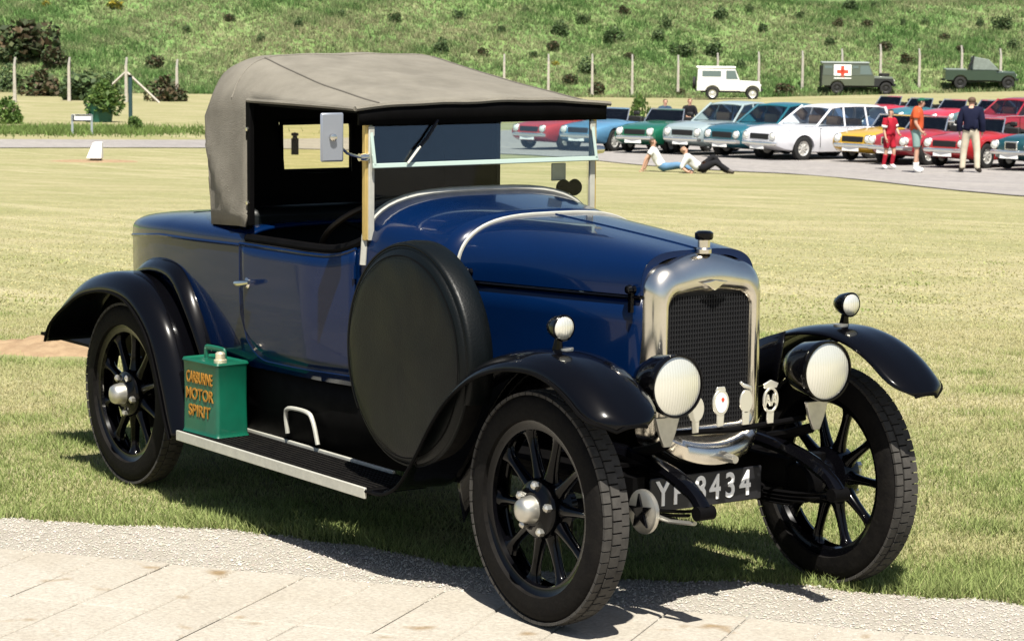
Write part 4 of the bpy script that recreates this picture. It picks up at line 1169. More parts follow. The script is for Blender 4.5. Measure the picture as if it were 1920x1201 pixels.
def lower_body(st):
    rows = []
    for x, zb, zs, zt, hw in st:
        half = [(hw * .80, zb), (hw * .94, zb + .03), (hw, zb + (zs - zb) * .35), (hw, zb + (zs - zb) * .6), (hw * .975, zs - .06), (hw * .93, zs - .015), (hw * .82, zs + (zt - zs) * .35), (hw * .45, zt - .004), (0, zt)]
        rows.append([(x, -y, z) for y, z in half] + [(x, y, z) for y, z in reversed(half[:-1])])
    st = MB().grid(rows, cv=True, caps=True)
    return st

def wheel_me():
    t = MB().lathe([(.19, -.075), (.27, -.085), (.305, -.07), (.312, 0), (.305, .07), (.27, .085), (.19, .075)], 24, AX_Y).mesh('tyre'); t.materials.append(TYREB)
    r = MB().lathe([(0, .055), (.05, .06), (.07, .045), (.15, .04), (.185, .062), (.2, .07), (.2, -.06), (0, -.06)], 24, AX_Y)
    for k in range(8):
        a = k * math.pi / 4
        r.box((0, -.052, .11), (.03, .012, .09), Matrix.Rotation(a, 4, 'Y'))
    r = r.mesh('rim'); r.materials.append(CRIM)
    return t, r
WT, WRM = wheel_me()
WRD = WRM.copy(); WRD.materials[0] = TRIMB
def add_wheels(e, spots, sc=1.0, dull=False):
    for x, y in spots:
        w = empty('wheel', (x, y, .312 * sc), 0 if y < 0 else math.pi, e); w.scale = (sc, sc, sc)
        link('tyre', WT, w); link('rim', WRD if dull else WRM, w)

def arches(wb0, wb1, hw, r=.37):
    out = []
    for x in (wb0, wb1):
        for s in (-1, 1):
            m = MB(); m.lathe([(0, 0), (r, 0), (r, .42), (0, .42)], 24, T(x, s * (hw + .08), .31) @ Matrix.Rotation(R(90 * s), 4, 'X')); out.append(m)
    return out

def front_end(e, x, zg, hw, kind):
    g = MB().box((x, 0, zg), (.05, hw * (1.1 if kind != 'oval' else .62), .15 if kind != 'oval' else .22)).build('grille', GRILLE if kind != 'oval' else CHROME, e, bevel=.02)
    if kind == 'oval': MB().box((x + .015, 0, zg), (.05, hw * .5, .16)).build('grille_mesh', GRILLE, g, bevel=.02)
    MB().tube([(x - .16, -hw * 1.02, .44), (x + .06, -hw * .86, .44), (x + .10, 0, .44), (x + .06, hw * .86, .44), (x - .16, hw * 1.02, .44)], .042, 8, flat=1.3).build('bumper', CHROME, e)
    for s in (-1, 1):
        h = MB().lathe([(.105, -.08), (.105, .02), (.088, .035), (.05, .05), (0, .055)], 18, T(x - .01, s * hw * .78, zg + .015) @ AX_X).build('headlamp', LAMPC, e)
        MB().lathe([(.1, .0), (.112, .03), (.1, .045)], 18, T(x - .01, s * hw * .78, zg + .015) @ AX_X).build('lamp_ring', CHROME, h)
        MB().box((x - .03, s * hw * .80, .53), (.05, .12, .05)).build('indicator', AMBER, e, bevel=.01)
    MB().box((x + .09, 0, .35), (.02, .52, .11)).build('number_plate', WHITE, e)

def make_roadster(round_nose=False):
    e = empty('sports_car')
    st = [(1.94, .44, .58, .60, .52), (1.90, .34, .66, .69, .66), (1.72, .26, .72, .755, .72), (1.3, .21, .775, .82, .745), (.75, .20, .80, .875, .75), (.35, .20, .815, .90, .75), (-.2, .20, .81, .86, .75), (-.8, .20, .80, .84, .75), (-1.25, .21, .795, .83, .735), (-1.65, .26, .75, .79, .70), (-1.86, .34, .69, .73, .64), (-1.92, .44, .60, .63, .54)]
    if round_nose: st[:4] = [(1.92, .46, .60, .66, .34), (1.86, .38, .66, .745, .50), (1.68, .28, .70, .80, .64), (1.25, .21, .76, .86, .72)]
    ck = MB(); ck.box((-.37, 0, .85), (1.15, 1.12, .70))
    me = boolean(lower_body(st).mesh('body'), arches(1.12, -1.05, .75) + [ck])
    me.materials.append(TRIMB); b = link('body', me, e)
    fl = MB(); fl.box((-.37, 0, .53), (1.13, 1.10, .04)); fl.box((-.93, 0, .68), (.03, 1.10, .30)); fl.box((.19, 0, .70), (.03, 1.1, .30))
    fl.build('cockpit_tub', mat('grey_trim', (.09, .085, .08), .8), e)
    for s in (-1, 1):
        m = MB(); m.box((-.45, s * .27, .60), (.46, .44, .12)); m.box((-.74, s * .27, .78), (.13, .42, .40)); m.box((-.76, s * .27, 1.06), (.07, .20, .12))
        m.build('seat', TRIMB, e, bevel=.03)
    ws = MB(); ws.hexa([(.30, -.60, .89), (.31, -.60, .89), (.31, .60, .89), (.30, .60, .89), (.06, -.52, 1.20), (.07, -.52, 1.20), (.07, .52, 1.20), (.06, .52, 1.20)])
    w = ws.build('windscreen', CGLASS, e, smooth=False)
    MB().tube([(.305, -.62, .86), (.06, -.535, 1.21), (.06, .535, 1.21), (.305, .62, .86)], .022, 6).build('screen_frame', CHROME, w)
    MB().tube([(.16, -.02 + .3 + .16 * math.cos(a), .86 + .16 * math.sin(a)) for a in np.linspace(0, 2 * math.pi, 18)], .014, 6).build('steering_wheel', TRIMB, e)
    front_end(e, 1.90 if round_nose else 1.925, .60, .62, 'oval' if round_nose else 'wide')
    for s in (-1, 1):
        for x in (.32, -.62): MB().box((x, s * .752, .56), (.012, .012, .44)).build('door_seam', TRIMB, b)
    if not round_nose: MB().tube([(-.95, -.55, .86), (-1.02, 0, .90), (-.95, .55, .86)], .07, 8).build('folded_hood', TRIMB, e)
    for s in (-1, 1): MB().tube([(-.55, s * .755, .70), (-.40, s * .765, .70)], .014, 6).build('door_handle', CHROME, b)
    add_wheels(e, [(x, s * .66) for x in (1.12, -1.05) for s in (-1, 1)])
    return e

SEATM = mat('tan_seats', (.20, .13, .08), .7)
def make_saloon(estate=False):
    e = empty('saloon_car')
    tail = .92 if estate else .90
    st = [(2.16, .46, .62, .64, .58), (2.12, .36, .74, .77, .70), (1.9, .28, .82, .85, .77), (1.4, .22, .865, .90, .80), (.85, .20, .89, .93, .81), (-.4, .20, .90, .92, .82), (-1.3, .21, .90, .92, .80), (-1.8, .26, .87, .90, .77), (-2.08, .34, .82, .85, .70), (-2.16, .46, .68, .70, .58)]
    me = boolean(lower_body(st).mesh('body'), arches(1.28, -1.22, .81))
    me.materials.append(TRIMB); b = link('body', me, e)
    xb0, xb1 = .80, (-2.0 if estate else -1.55); xr0, xr1 = .10, (-1.85 if estate else -1.12); zb, zr, hb, hr = .90, 1.40, .72, .57
    g = MB(); g.hexa([(xb1, -hb, zb), (xb0, -hb, zb), (xb0, hb, zb), (xb1, hb, zb), (xr1, -hr, zr), (xr0, -hr, zr), (xr0, hr, zr), (xr1, hr, zr)])
    g.build('window_glass', CGLASS, e, smooth=False)
    rf = []
    for x, z in ((xr0 + .05, zr - .02), (xr0 - .05, zr + .015), (xr0 - .35, zr + .045), ((xr0 + xr1) / 2, zr + .055), (xr1 + .2, zr + .04), (xr1 - .02, zr - .01)):
        rf.append([(x, y * (hr + .025), z - .045 * abs(y) ** 3) for y in np.linspace(-1, 1, 11)])
    MB().grid(rf).build('roof', TRIMB, e, solid=.03, angle=60)
    for s in (-1, 1):
        for x0, x1, r in ((xb0, xr0, .03), (-.25, -.30, .028), (-1.05 if not estate else -1.1, -.95 if not estate else -1.1, .03), (xb1, xr1, .05)):
            MB().tube([(x0, s * (hb + .004), zb - .02), (x1, s * (hr + .006), zr)], r, 6).build('pillar', TRIMB, e)
        for x in (.72, -.27, -1.02): MB().box((x, s * .818, .60), (.012, .012, .52)).build('door_seam', TRIMB, b)
        MB().tube([(-.62, s * .825, .80), (-.46, s * .835, .80)], .015, 6).build('door_handle', CHROME, b)
        MB().tube([(x, s * (np.interp(x, [-1.9, -1.3, .85, 1.9], [.76, .795, .805, .765]) + .004), .89 - .03 * (abs(x) > 1.5)) for x in np.linspace(-1.9, 1.9, 12)], .012, 6).build('side_trim', CHROME, b)
    sm = MB()
    for x, s in ((-.2, -1), (-.2, 1)): sm.box((x, s * .34, .95), (.14, .46, .40))
    sm.box((-1.0, 0, .93), (.14, 1.1, .3))
    sm.build('seats', SEATM, e, bevel=.03)
    front_end(e, 2.15, .62, .66, 'wide')
    add_wheels(e, [(x, s * .70) for x in (1.28, -1.22) for s in (-1, 1)], 1.03)
    return e
PROTO = {'roadster': [make_roadster(), 1.95, False], 'tourer': [make_roadster(True), 1.95, False], 'saloon': [make_saloon(), 2.2, False], 'estate': [make_saloon(True), 2.2, False]}
def park(kind, u, v, hs, hd, col, label, name=None, tone=None):
    pr, half, used = PROTO[kind]
    if used: e = copy_tree(pr)
    else: e = pr; PROTO[kind][2] = True
    hv = Vector((*(RH * hs + FH * hd), 0)).normalized()
    p = at(u, v) - hv * half
    d, s = ds(p.x, p.y)
    front = p + hv * 1.2; back = p - hv * 1.2
    zf = float(gz(*ds(front.x, front.y))); zk = float(gz(*ds(back.x, back.y)))
    e.location = (p.x, p.y, (zf + zk) / 2 + .022)
    e.rotation_euler = (0, -math.atan2(zf - zk, 2.4), heading(hs, hd))
    m = paint(label.split(' car')[0].replace(' ', '_')[:30] + '_paint', col)
    for o in e.children:
        if o.name.split('.')[0] in ('body', 'roof', 'pillar'):
            o.material_slots[0].link = 'OBJECT'; o.material_slots[0].material = m
    tag(e, label, 'car', 'classic cars parked on the tarmac')
    return e
park('roadster', 990, 282, -.64, -.77, (.40, .028, .026), 'bright red low sports car seen through the windscreen of the vintage car')
park('roadster', 1082, 285, -.57, -.82, (.075, .19, .31), 'pale blue open sports car between the bright red and the green one')
park('roadster', 1188, 289, -.54, -.84, (.006, .095, .05), 'emerald green open sports car with black grille and headrests')
park('saloon', 1276, 292, -.66, -.75, (.26, .32, .33), 'silver grey saloon car parked next to the emerald green sports car')
park('saloon', 1350, 297, -.74, -.67, (.012, .095, .13), 'teal blue saloon car parked next to the white one')
park('estate', 1420, 301, -.80, -.60, (.62, .62, .66), 'long white car with pale windows parked between teal and yellow cars')
park('roadster', 1596, 306, -.70, -.71, (.50, .29, .012), 'yellow open sports car with black grille beside the long white car')
park('tourer', 1660, 311, -.70, -.71, (.28, .02, .03), 'red sports car with bright metal front behind the boy in red')
park('roadster', 1768, 317, -.68, -.73, (.33, .016, .018), 'red open sports car with black grille behind the man in the orange shirt')
park('tourer', 1892, 322, -.72, -.69, (.006, .045, .055), 'dark teal open sports car at the right edge of the car park')
park('saloon', 1822, 268, -.74, -.67, (.24, .014, .024), 'tall dark red saloon car in the back row behind the navy jumper man')
park('roadster', 1668, 246, -.74, -.67, (.03, .13, .16), 'teal open car in the back row above the yellow sports car')
park('roadster', 1612, 240, -.74, -.67, (.40, .02, .04), 'red open car in the back row beyond the tail of the white car')
park('roadster', 1730, 250, -.74, -.67, (.45, .03, .05), 'red open car in the back row next to the teal one')
park('tourer', 1800, 252, -.74, -.67, (.10, .17, .18), 'grey green open car in the back row beside the tall dark red saloon')

# ------------------------------------------------------------------ four wheel drives by the fence
def off_roader(name, label, u, v, L, bodycol, kind):
    p = at(u, v)
    e = empty(name, (p.x, p.y, p.z + .02), heading(1, -.04))
    m = paint(name + '_paint_' + kind, bodycol); dark = mat('arch_black', (.012, .013, .014), .6)
    wing = dark if kind == 'ambulance' else m
    hL = L / 2; fx = hL - .55; rx = -hL + .95
    ar = []
    for x in (fx, rx):
        for s in (-1, 1):
            c = MB(); c.lathe([(0, 0), (.47, 0), (.47, .5), (0, .5)], 16, T(x, s * .9, .42) @ Matrix.Rotation(R(90 * s), 4, 'X')); ar.append(c)
    cab = fx - .75
    tb = MB().box(((-hL + cab) / 2, 0, .86), (cab + hL, 1.62, .62))
    me = boolean(tb.mesh('body'), ar); me.materials.append(m); link('body', me, e)
    bn = MB().hexa([(cab - .02, -.80, .52), (hL - .06, -.80, .52), (hL - .06, .80, .52), (cab - .02, .80, .52), (cab - .02, -.80, 1.0), (hL - .08, -.80, .98), (hL - .08, .80, .98), (cab - .02, .80, 1.0)])
    me = boolean(bn.mesh('wing'), ar); me.materials.append(wing); link('front_wing', me, e)
    MB().hexa([(cab - .02, -.62, 1.0), (hL - .10, -.58, .98), (hL - .10, .58, .98), (cab - .02, .62, 1.0), (cab - .02, -.58, 1.16), (hL - .14, -.52, 1.11), (hL - .14, .52, 1.11), (cab - .02, .58, 1.16)]).build('bonnet', m, e, bevel=.02)
    MB().box((hL + .02, 0, .60), (.09, 1.5, .14)).build('bumper', dark, e)
    MB().box((-hL - .03, 0, .55), (.07, 1.5, .12)).build('rear_bumper', dark, e)
    MB().box((0, 0, .50), (L - .5, 1.1, .14)).build('chassis', dark, e)
    add_wheels(e, [(x, s * .70) for x in (fx, rx) for s in (-1, 1)], 1.22, kind != 'hardtop')
    top = 2.0
    if kind == 'canvas':
        cv = mat('khaki_canvas', (.16, .19, .17), .9, var=.3, vscale=5)
        MB().hexa([(-.55, -.70, 1.17), (1.15, -.70, 1.17), (1.15, .70, 1.17), (-.55, .70, 1.17), (-.50, -.6, 2.02), (.45, -.6, 1.86), (.45, .6, 1.86), (-.50, .6, 2.02)]).build('canvas_tilt', cv, e, bevel=.05)
        MB().tube([(-.80, -.72, 1.15), (-.72, -.72, 1.55), (-.55, -.72, 1.75), (-.50, -.72, 2.1)], .06, 8).build('exhaust_pipe', dark, e)
        MB().box((-1.55, 0, 1.20), (1.3, 1.45, .10)).build('load_cover', cv, e, bevel=.03)
    else:
        x0, x1 = -hL + .01, cab - .03
        MB().hexa([(x0, -.79, 1.17), (x1, -.79, 1.17), (x1, .79, 1.17), (x0, .79, 1.17), (x0 + .05, -.72, top - .08), (x1 - .32, -.70, top - .08), (x1 - .32, .70, top - .08), (x0 + .05, .72, top - .08)]).build('cab', m, e, bevel=.02)
        rm = mat('roof_' + kind, (.78, .77, .74) if kind == 'hardtop' else (.22, .25, .24), .6)
        MB().box(((x0 + x1 - .3) / 2, 0, top - .04), (x1 - x0 - .22, 1.5, .09)).build('roof', rm, e, bevel=.03)
        gl = mat('cab_window', (.10, .13, .12), .08, coat=.5)
        for s in (-1, 1):
            def pane(a, b, zl, zh, nm='side_window', mm=gl):
                y = lambda z: s * (.79 - (z - 1.17) / (top - .08 - 1.17) * .075 + .006)
                q = MB(); q.hexa([(a, y(zl) - .01 * s, zl), (b, y(zl) - .01 * s, zl), (b, y(zl), zl), (a, y(zl), zl), (a, y(zh) - .01 * s, zh), (b - (.18 if b > x1 - .35 else 0), y(zh) - .01 * s, zh), (b - (.18 if b > x1 - .35 else 0), y(zh), zh), (a, y(zh), zh)])
                return q.build(nm, mm, e, smooth=False)
            pane(x1 - .85, x1 - .12, 1.25, 1.78)
            if kind == 'hardtop': pane(x0 + .30, x1 - 1.15, 1.40, 1.76)
            else:
                pane(x0 + .15, x0 + .62, 1.62, 1.78); pane(x0 + 1.9, x0 + 2.25, 1.62, 1.78)
                cp = pane(x0 + .72, x0 + 1.80, .98, 1.84, 'cross_panel', WHITE)
                cx_ = x0 + 1.26
                for a, b in ((.11, .36), (.36, .11)):
                    yy = lambda z: s * (.79 - (z - 1.17) / .75 * .075 + .012)
                    q = MB(); q.hexa([(cx_ - a, yy(1.41 - b) - .004 * s, 1.41 - b), (cx_ + a, yy(1.41 - b) - .004 * s, 1.41 - b), (cx_ + a, yy(1.41 - b), 1.41 - b), (cx_ - a, yy(1.41 - b), 1.41 - b), (cx_ - a, yy(1.41 + b) - .004 * s, 1.41 + b), (cx_ + a, yy(1.41 + b) - .004 * s, 1.41 + b), (cx_ + a, yy(1.41 + b), 1.41 + b), (cx_ - a, yy(1.41 + b), 1.41 + b)])
                    q.build('red_cross_bar', REDM, cp, smooth=False)
        if kind == 'hardtop':
            w = empty('spare_wheel', (-hL - .14, .1, 1.0), R(90), e); w.scale = (1.2,) * 3
            link('tyre', WT, w); link('rim', WRM, w)
        else:
            w = empty('spare_wheel', (hL - .62, 0, 1.22), 0, e); w.scale = (1.1,) * 3; w.rotation_euler = (R(90), 0, 0)
            link('tyre', WT, w); link('rim', WRM, w)
            MB().box((-hL - .02, 0, 1.2), (.06, 1.5, 1.1)).build('rear_step_panel', dark, e)
    for s in (-1, 1):
        MB().lathe([(.09, 0), (.08, .03), (0, .04)], 12, T(hL - .06, s * .55, .86) @ AX_X).build('headlamp', LAMPC, e)
    tag(e, label, 'off-roader', 'four wheel drives standing by the fence')
off_roader('off_road_car', 'white hard top off-roader with spare wheel on its back, parked by the fence', 1366, 187, 3.95, (.66, .65, .62), 'hardtop')
off_roader('field_ambulance', 'olive green field ambulance with red cross on a white panel', 1607, 177, 4.55, (.075, .09, .065), 'ambulance')
off_roader('military_truck', 'dark green open military vehicle with canvas tilt at the far right', 1836, 167, 4.5, (.02, .042, .03), 'canvas')

# ------------------------------------------------------------------ people
SKIN = mat('skin', (.46, .27, .19), .6)
def cloth(name, c): return mat(name, c, .9, var=.18, vscale=7, spec=.15)
STAND = dict(pelvis=(0, 0, .96), spine=(0, 0, 1.13), chest=(.01, 0, 1.33), neck=(.01, 0, 1.49), jaw=(.035, 0, 1.575), head=(.025, 0, 1.65), crown=(.015, 0, 1.715),
             shL=(0, .185, 1.42), elL=(-.02, .235, 1.14), wrL=(.06, .235, .90), haL=(.085, .23, .83), shR=(0, -.185, 1.42), elR=(-.02, -.235, 1.14), wrR=(.06, -.235, .90), haR=(.085, -.23, .83),
             hipL=(0, .095, .90), knL=(.02, .11, .50), anL=(-.01, .115, .085), toL=(.13, .13, .035), hipR=(0, -.095, .90), knR=(.02, -.11, .50), anR=(-.01, -.115, .085), toR=(.13, -.13, .035))
RAD = dict(pelvis=(.155, .115), spine=(.138, .102), chest=(.165, .112), neck=(.052, .055), jaw=(.062, .072), head=(.076, .092), crown=(.055, .065), sh=(.062, .062), el=(.043, .043), wr=(.030, .028), ha=(.036, .02), hip=(.088, .09), kn=(.056, .058), an=(.040, .042), to=(.042, .03))
BON = [('pelvis', 'spine'), ('spine', 'chest'), ('chest', 'neck'), ('neck', 'jaw'), ('jaw', 'head'), ('head', 'crown')]
for q in 'LR': BON += [('chest', 'sh' + q), ('sh' + q, 'el' + q), ('el' + q, 'wr' + q), ('wr' + q, 'ha' + q), ('pelvis', 'hip' + q), ('hip' + q, 'kn' + q), ('kn' + q, 'an' + q), ('an' + q, 'to' + q)]

def person(label, loc, rz, pose, height, wear, hair, cap=None, girth=1.0, group=None, seat=None):
    J = dict(STAND); J.update(pose)
    k = height / 1.75
    names = list(J)
    me = bpy.data.meshes.new('body_skeleton')
    me.from_pydata([tuple(c * k for c in J[n]) for n in names], [(names.index(a), names.index(b)) for a, b in BON], [])
    o = link('body_skeleton', me)
    o.modifiers.new('skin', 'SKIN').use_smooth_shade = True
    sv = me.skin_vertices[0].data
    for i, n_ in enumerate(names):
        r = RAD[n_ if n_ in RAD else n_[:-1]]
        g = girth if n_ in ('pelvis', 'spine', 'chest') else 1
        sv[i].radius = (r[0] * k * g, r[1] * k * g); sv[i].use_root = n_ == 'pelvis'
    sb = o.modifiers.new('sub', 'SUBSURF'); sb.levels = sb.render_levels = 2
    dg = bpy.context.evaluated_depsgraph_get()
    bm_me = bpy.data.meshes.new_from_object(o.evaluated_get(dg)); bpy.data.objects.remove(o)
    e = empty('person', loc, rz)
    P = np.array([v.co for v in bm_me.vertices]); Nn = np.array([v.normal for v in bm_me.vertices])
    F = [tuple(p.vertices) for p in bm_me.polygons]
    cen = np.array([P[list(f)].mean(0) for f in F])
    A = np.array([J[a] for a, b in BON]) * k; B = np.array([J[b] for a, b in BON]) * k
    best = np.full(len(cen), 1e9); bone = np.zeros(len(cen), int); par = np.zeros(len(cen))
    for i in range(len(BON)):
        ab = B[i] - A[i]; t = np.clip(((cen - A[i]) @ ab) / (ab @ ab), 0, 1)
        r = RAD[BON[i][0] if BON[i][0] in RAD else BON[i][0][:-1]]; r2 = RAD[BON[i][1] if BON[i][1] in RAD else BON[i][1][:-1]]
        rr = (np.mean(r) * (1 - t) + np.mean(r2) * t) * k
        dist = np.linalg.norm(cen - (A[i] + t[:, None] * ab), axis=1) / rr
        m = dist < best; best[m] = dist[m]; bone[m] = i; par[m] = t[m]
    bn = [BON[i][0] + '-' + BON[i][1] for i in range(len(BON))]
    fb = [bn[i] for i in bone]
    mb = MB(); mb.add([tuple(p) for p in P], F)
    for q in 'LR':                                          # fingers and thumb
        w, h = Vector(J['wr' + q]) * k, Vector(J['ha' + q]) * k
        dr = (h - w).normalized(); sd = dr.cross(Vector((0, 1, 0)))
        if sd.length < .1: sd = Vector((1, 0, 0))
        sd.normalize(); cu = sd.cross(dr)
        for j in range(4):
            b0 = h + dr * .012 * k + sd * (.024 - .016 * j) * k
            ln = (.066, .074, .070, .056)[j] * k
            mb.tube([b0, b0 + dr * ln * .5 + cu * .006 * k, b0 + dr * ln * .9 + cu * .024 * k], [.0095 * k, .0085 * k, .006 * k], 5)
        b0 = w + dr * .025 * k + sd * .026 * k
        mb.tube([b0, b0 + dr * .03 * k + sd * .022 * k, b0 + dr * .06 * k + sd * .026 * k], [.011 * k, .010 * k, .007 * k], 5)
    jw, hd = Vector(J['jaw']) * k, Vector(J['head']) * k
    up = (Vector(J['crown']) - Vector(J['jaw'])).normalized()
    fw = Vector((1, 0, 0)) - up * up.x; fw.normalize(); lf = up.cross(fw)
    mb.tube([jw + fw * .066 * k + up * .055 * k, jw + fw * .088 * k + up * .022 * k, jw + fw * .072 * k + up * .012 * k], [.006 * k, .013 * k, .008 * k], 6)
    for q in (-1, 1): mb.tube([hd + lf * q * .076 * k - up * .035 * k, hd + lf * q * .088 * k, hd + lf * q * .076 * k + up * .022 * k], [.006 * k, .016 * k, .006 * k], 6)
    body = mb.build('figure', SKIN, e, angle=180, recalc=False)
    for q in (-1, 1): MB().lathe([(0, -.004), (.009, 0), (0, .006)], 8, T(*(hd + fw * .081 * k + lf * q * .03 * k - up * .008 * k))).build('eye', TRIMB, body)
    MB().tube([jw + fw * .066 * k - up * .012 * k + lf * y * .024 * k for y in (-1, 0, 1)], .004 * k, 5).build('mouth', REDM, body)
    def garment(name, test, off, material):
        fs = [f for f, b, t, c in zip(F, fb, par, cen) if test(b, t, c)]
        if not fs: return
        idx = sorted({i for f in fs for i in f}); mp = {i: j for j, i in enumerate(idx)}
        g = MB(); g.add([tuple(P[i] + Nn[i] * off * k) for i in idx], [tuple(mp[i] for i in f) for f in fs])
        return g.build(name, material, e, angle=180, recalc=False, solid=.006)
    for nm, test, off, mt in wear: garment(nm, test, off, mt)
    hz = hd - up * .0 * k
    garment('hair', lambda b, t, c: ('jaw' in b or 'head' in b) and ((Vector(c) - hd).dot(up) > .028 * k - .06 * k * ((Vector(c) - hd).dot(fw) < .015 * k)) and (Vector(c) - hd).dot(fw) < .06 * k, .014, hair)
    if cap:
        garment('cap', lambda b, t, c: ('head' in b) and (Vector(c) - hd).dot(up) > .02 * k, .024, cap)
        c0 = hd + up * .035 * k + fw * .085 * k
        MB().hexa([tuple(c0 + fw * a * k + lf * b * k + up * z * k) for z in (-.012, .0) for a, b in ((0, -.075), (.09, -.055), (.09, .055), (0, .075))]).build('cap_brim', cap, e, bevel=.01)
    tag(e, label, 'person', group)
    return e

TORSO = ('pelvis-spine', 'spine-chest', 'chest-neck', 'chest-shL', 'chest-shR')
def shirt(sl):
    def t(b, t_, c):
        if b == 'chest-neck': return t_ < .72
        if b == 'pelvis-spine': return t_ > .14
        if b in TORSO: return True
        if b in ('shL-elL', 'shR-elR'): return sl >= 1 or t_ < sl
        if b in ('elL-wrL', 'elR-wrR'): return sl > 1 and t_ < sl - 1
        return False
    return t
def legs(fr):
    def t(b, t_, c):
        if b in ('pelvis-hipL', 'pelvis-hipR'): return True
        if b == 'pelvis-spine': return t_ < .35
        if b in ('hipL-knL', 'hipR-knR'): return fr >= 1 or t_ < fr
        if b in ('knL-anL', 'knR-anR'): return fr > 1 and t_ < fr - 1
        return False
    return t
socks = lambda a: (lambda b, t, c: b in ('knL-anL', 'knR-anR') and t > a)
shoes = lambda b, t, c: b in ('anL-toL', 'anR-toR') or (b in ('knL-anL', 'knR-anR') and t > .93)
BRN = mat('brown_hair', (.07, .04, .022), .7); DKH = mat('dark_hair', (.03, .02, .014), .7)
WHT = cloth('white_cotton', (.68, .68, .66)); RED = cloth('red_kit', (.36, .015, .03)); ORG = cloth('orange_polo', (.50, .085, .03)); NAVY = cloth('navy_jumper', (.008, .010, .028))
TEALS = cloth('grey_teal_shorts', (.22, .32, .30)); CREAM = cloth('cream_trousers', (.55, .49, .38)); JEAN = cloth('blue_jeans', (.10, .20, .32)); BLK = cloth('black_trousers', (.012, .012, .014)); GRY = cloth('light_grey_shirt', (.55, .56, .54))
SHB = mat('dark_shoes', (.03, .022, .016), .5); SHW = mat('white_shoes', (.7, .7, .68), .6); CAPG = cloth('green_cap', (.012, .09, .055))
def gpos(u, v): return at(u, v) + Vector((0, 0, .022))
person('boy in red football kit with red socks walking on the tarmac', gpos(1666, 319), heading(.55, -.6),
       dict(knL=(.10, .10, .50), anL=(.02, .11, .12), toL=(.15, .12, .05), anR=(-.10, -.115, .10), toR=(.03, -.13, .035), knR=(-.02, -.11, .50), elL=(.06, .24, 1.16), wrL=(.20, .18, 1.02), haL=(.26, .14, 1.0)), 1.47,
       [('shorts', legs(.72), .02, RED), ('shirt', shirt(.75), .03, RED), ('socks', socks(.18), .012, RED), ('shoes', shoes, .014, SHW), ('white_panel', lambda b, t, c: b in ('shL-elL', 'shR-elR') and t > .55 and t < .75, .036, WHT)], DKH)
person('man in orange polo shirt, grey shorts and green cap', gpos(1716, 325), heading(.85, -.15),
       dict(neck=(.05, 0, 1.48), jaw=(.10, 0, 1.55), head=(.10, 0, 1.63), crown=(.08, 0, 1.70), anL=(.03, .13, .085), toL=(.17, .15, .035), elR=(-.02, -.25, 1.15), wrR=(.12, -.22, .95), haR=(.18, -.18, .90)), 1.78,
       [('shorts', legs(.78), .022, TEALS), ('polo_shirt', shirt(.6), .034, ORG), ('socks', socks(.62), .010, WHT), ('shoes', shoes, .016, SHW)], DKH, cap=CAPG, girth=1.12)
person('man in navy jumper and cream trousers seen from behind', gpos(1818, 325), heading(.25, .95),
       dict(anL=(-.02, .17, .085), knL=(.01, .15, .50), toL=(.10, .23, .035), anR=(-.02, -.17, .085), knR=(.01, -.15, .50), toR=(.10, -.24, .035), elL=(-.03, .26, 1.15), elR=(-.03, -.26, 1.15), wrL=(.02, .26, .92), wrR=(.02, -.26, .92), haL=(.03, .25, .85), haR=(.03, -.25, .85)), 1.80,
       [('trousers', legs(1.96), .022, CREAM), ('jumper', shirt(1.9), .034, NAVY), ('shoes', shoes, .016, SHB)], BRN, girth=1.12)
SIT = dict(pelvis=(0, 0, .14), spine=(-.10, 0, .30), chest=(-.19, 0, .48), neck=(-.24, 0, .63), jaw=(-.22, 0, .72), head=(-.24, 0, .79), crown=(-.26, 0, .85), shL=(-.22, .185, .56), shR=(-.22, -.185, .56),
           elL=(-.38, .24, .34), wrL=(-.46, .25, .10), haL=(-.50, .26, .04), elR=(-.38, -.24, .34), wrR=(-.46, -.25, .10), haR=(-.50, -.26, .04),
           hipL=(.06, .095, .12), knL=(.46, .13, .16), anL=(.88, .14, .06), toL=(.95, .16, .17), hipR=(.06, -.095, .12), knR=(.45, -.10, .20), anR=(.86, -.10, .06), toR=(.93, -.12, .17))
person('person in white top and blue jeans sitting on the grass leaning back', at(1240, 322), heading(.97, -.2), SIT, 1.56,
       [('jeans', legs(1.92), .022, JEAN), ('top', shirt(.5), .024, WHT), ('shoes', shoes, .014, SHW)], BRN, girth=1.05)
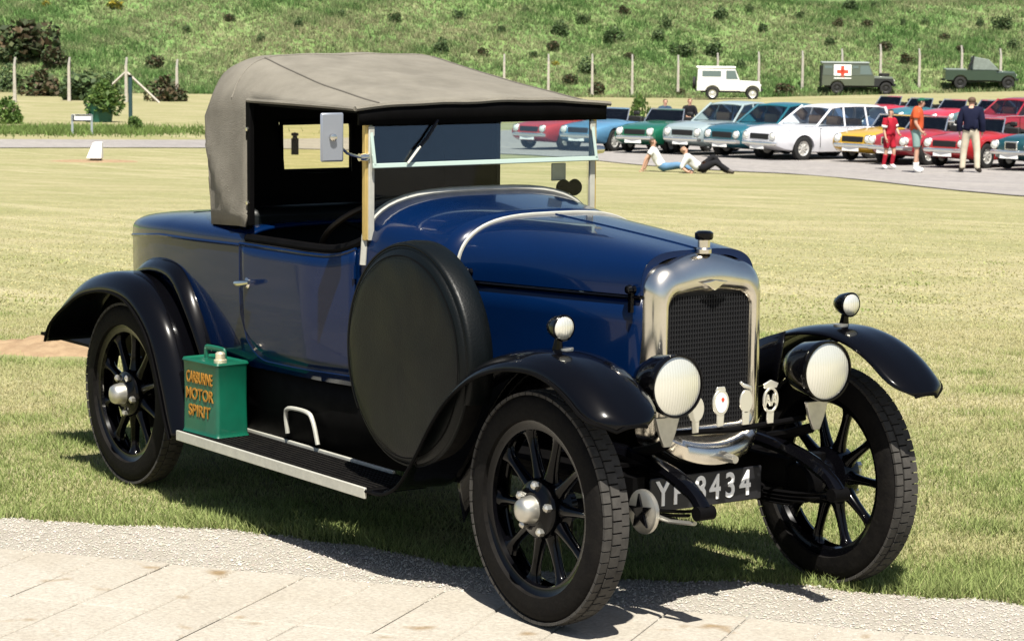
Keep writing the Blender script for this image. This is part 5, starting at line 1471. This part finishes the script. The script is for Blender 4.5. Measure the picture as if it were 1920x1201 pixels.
REC = dict(SIT); REC.update(pelvis=(0, 0, .13), spine=(-.14, 0, .22), chest=(-.28, 0, .35), neck=(-.37, 0, .46), jaw=(-.38, 0, .54), head=(-.42, 0, .60), crown=(-.46, 0, .65), shL=(-.32, .185, .42), shR=(-.32, -.185, .42),
           elL=(-.46, .22, .16), wrL=(-.30, .26, .05), haL=(-.24, .27, .04), elR=(-.46, -.22, .16), wrR=(-.30, -.26, .05), haR=(-.24, -.27, .04),
           knL=(.33, .12, .44), anL=(.62, .13, .08), toL=(.75, .14, .035), knR=(.40, -.11, .30), anR=(.74, -.12, .08), toR=(.87, -.13, .035))
person('person in light grey shirt and black trousers reclining on the grass', at(1312, 325), heading(.97, -.1), REC, 1.58,
       [('trousers', legs(1.94), .024, BLK), ('shirt', shirt(1.2), .024, GRY), ('shoes', shoes, .014, SHB)], mat('thin_hair', (.28, .17, .11), .7), girth=1.1)
CH = dict(pelvis=(0, 0, .52), spine=(-.02, 0, .70), chest=(-.02, 0, .90), neck=(0, 0, 1.06), jaw=(.03, 0, 1.145), head=(.02, 0, 1.22), crown=(.01, 0, 1.285), shL=(-.01, .185, .99), shR=(-.01, -.185, .99),
          elL=(.06, .24, .74), wrL=(.28, .18, .66), haL=(.34, .14, .65), elR=(.06, -.24, .74), wrR=(.28, -.18, .66), haR=(.34, -.14, .65),
          hipL=(.05, .095, .50), knL=(.44, .12, .52), anL=(.46, .12, .085), toL=(.60, .13, .035), hipR=(.05, -.095, .50), knR=(.44, -.12, .52), anR=(.46, -.12, .085), toR=(.60, -.13, .035))
CHM = mat('chair_frame', (.5, .5, .48), .4, metal=.7)
def chair(loc, rz, label):
    e = empty('folding_chair', loc, rz)
    MB().box((.12, 0, .40), (.46, .46, .04)).build('seat', BLK, e, bevel=.01)
    MB().box((-.15, 0, .68), (.04, .46, .34)).build('backrest', BLK, e, bevel=.01)
    for x in (-.14, .34):
        for s in (-1, 1): MB().tube([(x, s * .22, .4 if x > 0 else .85), (x, s * .22, 0)], .014, 6).build('leg', CHM, e)
    tag(e, label, 'chair')
for u, v, lb, hr_, cl in ((1246, 256, 'person in dark blue top sitting behind the blue and green cars', BRN, cloth('dark_blue_top', (.03, .06, .10))), (1292, 254, 'person in black jacket sitting behind the silver grey saloon', mat('auburn_hair', (.16, .06, .03), .7), BLK)):
    p = gpos(u, v); rz = heading(.25, -.9)
    person(lb, p, rz, CH, 1.72, [('trousers', legs(1.92), .02, JEAN), ('jacket', shirt(1.8), .024, cl), ('shoes', shoes, .014, SHB)], hr_)
    chair(p, rz, 'folding chair under the ' + lb.split(' sitting')[0])
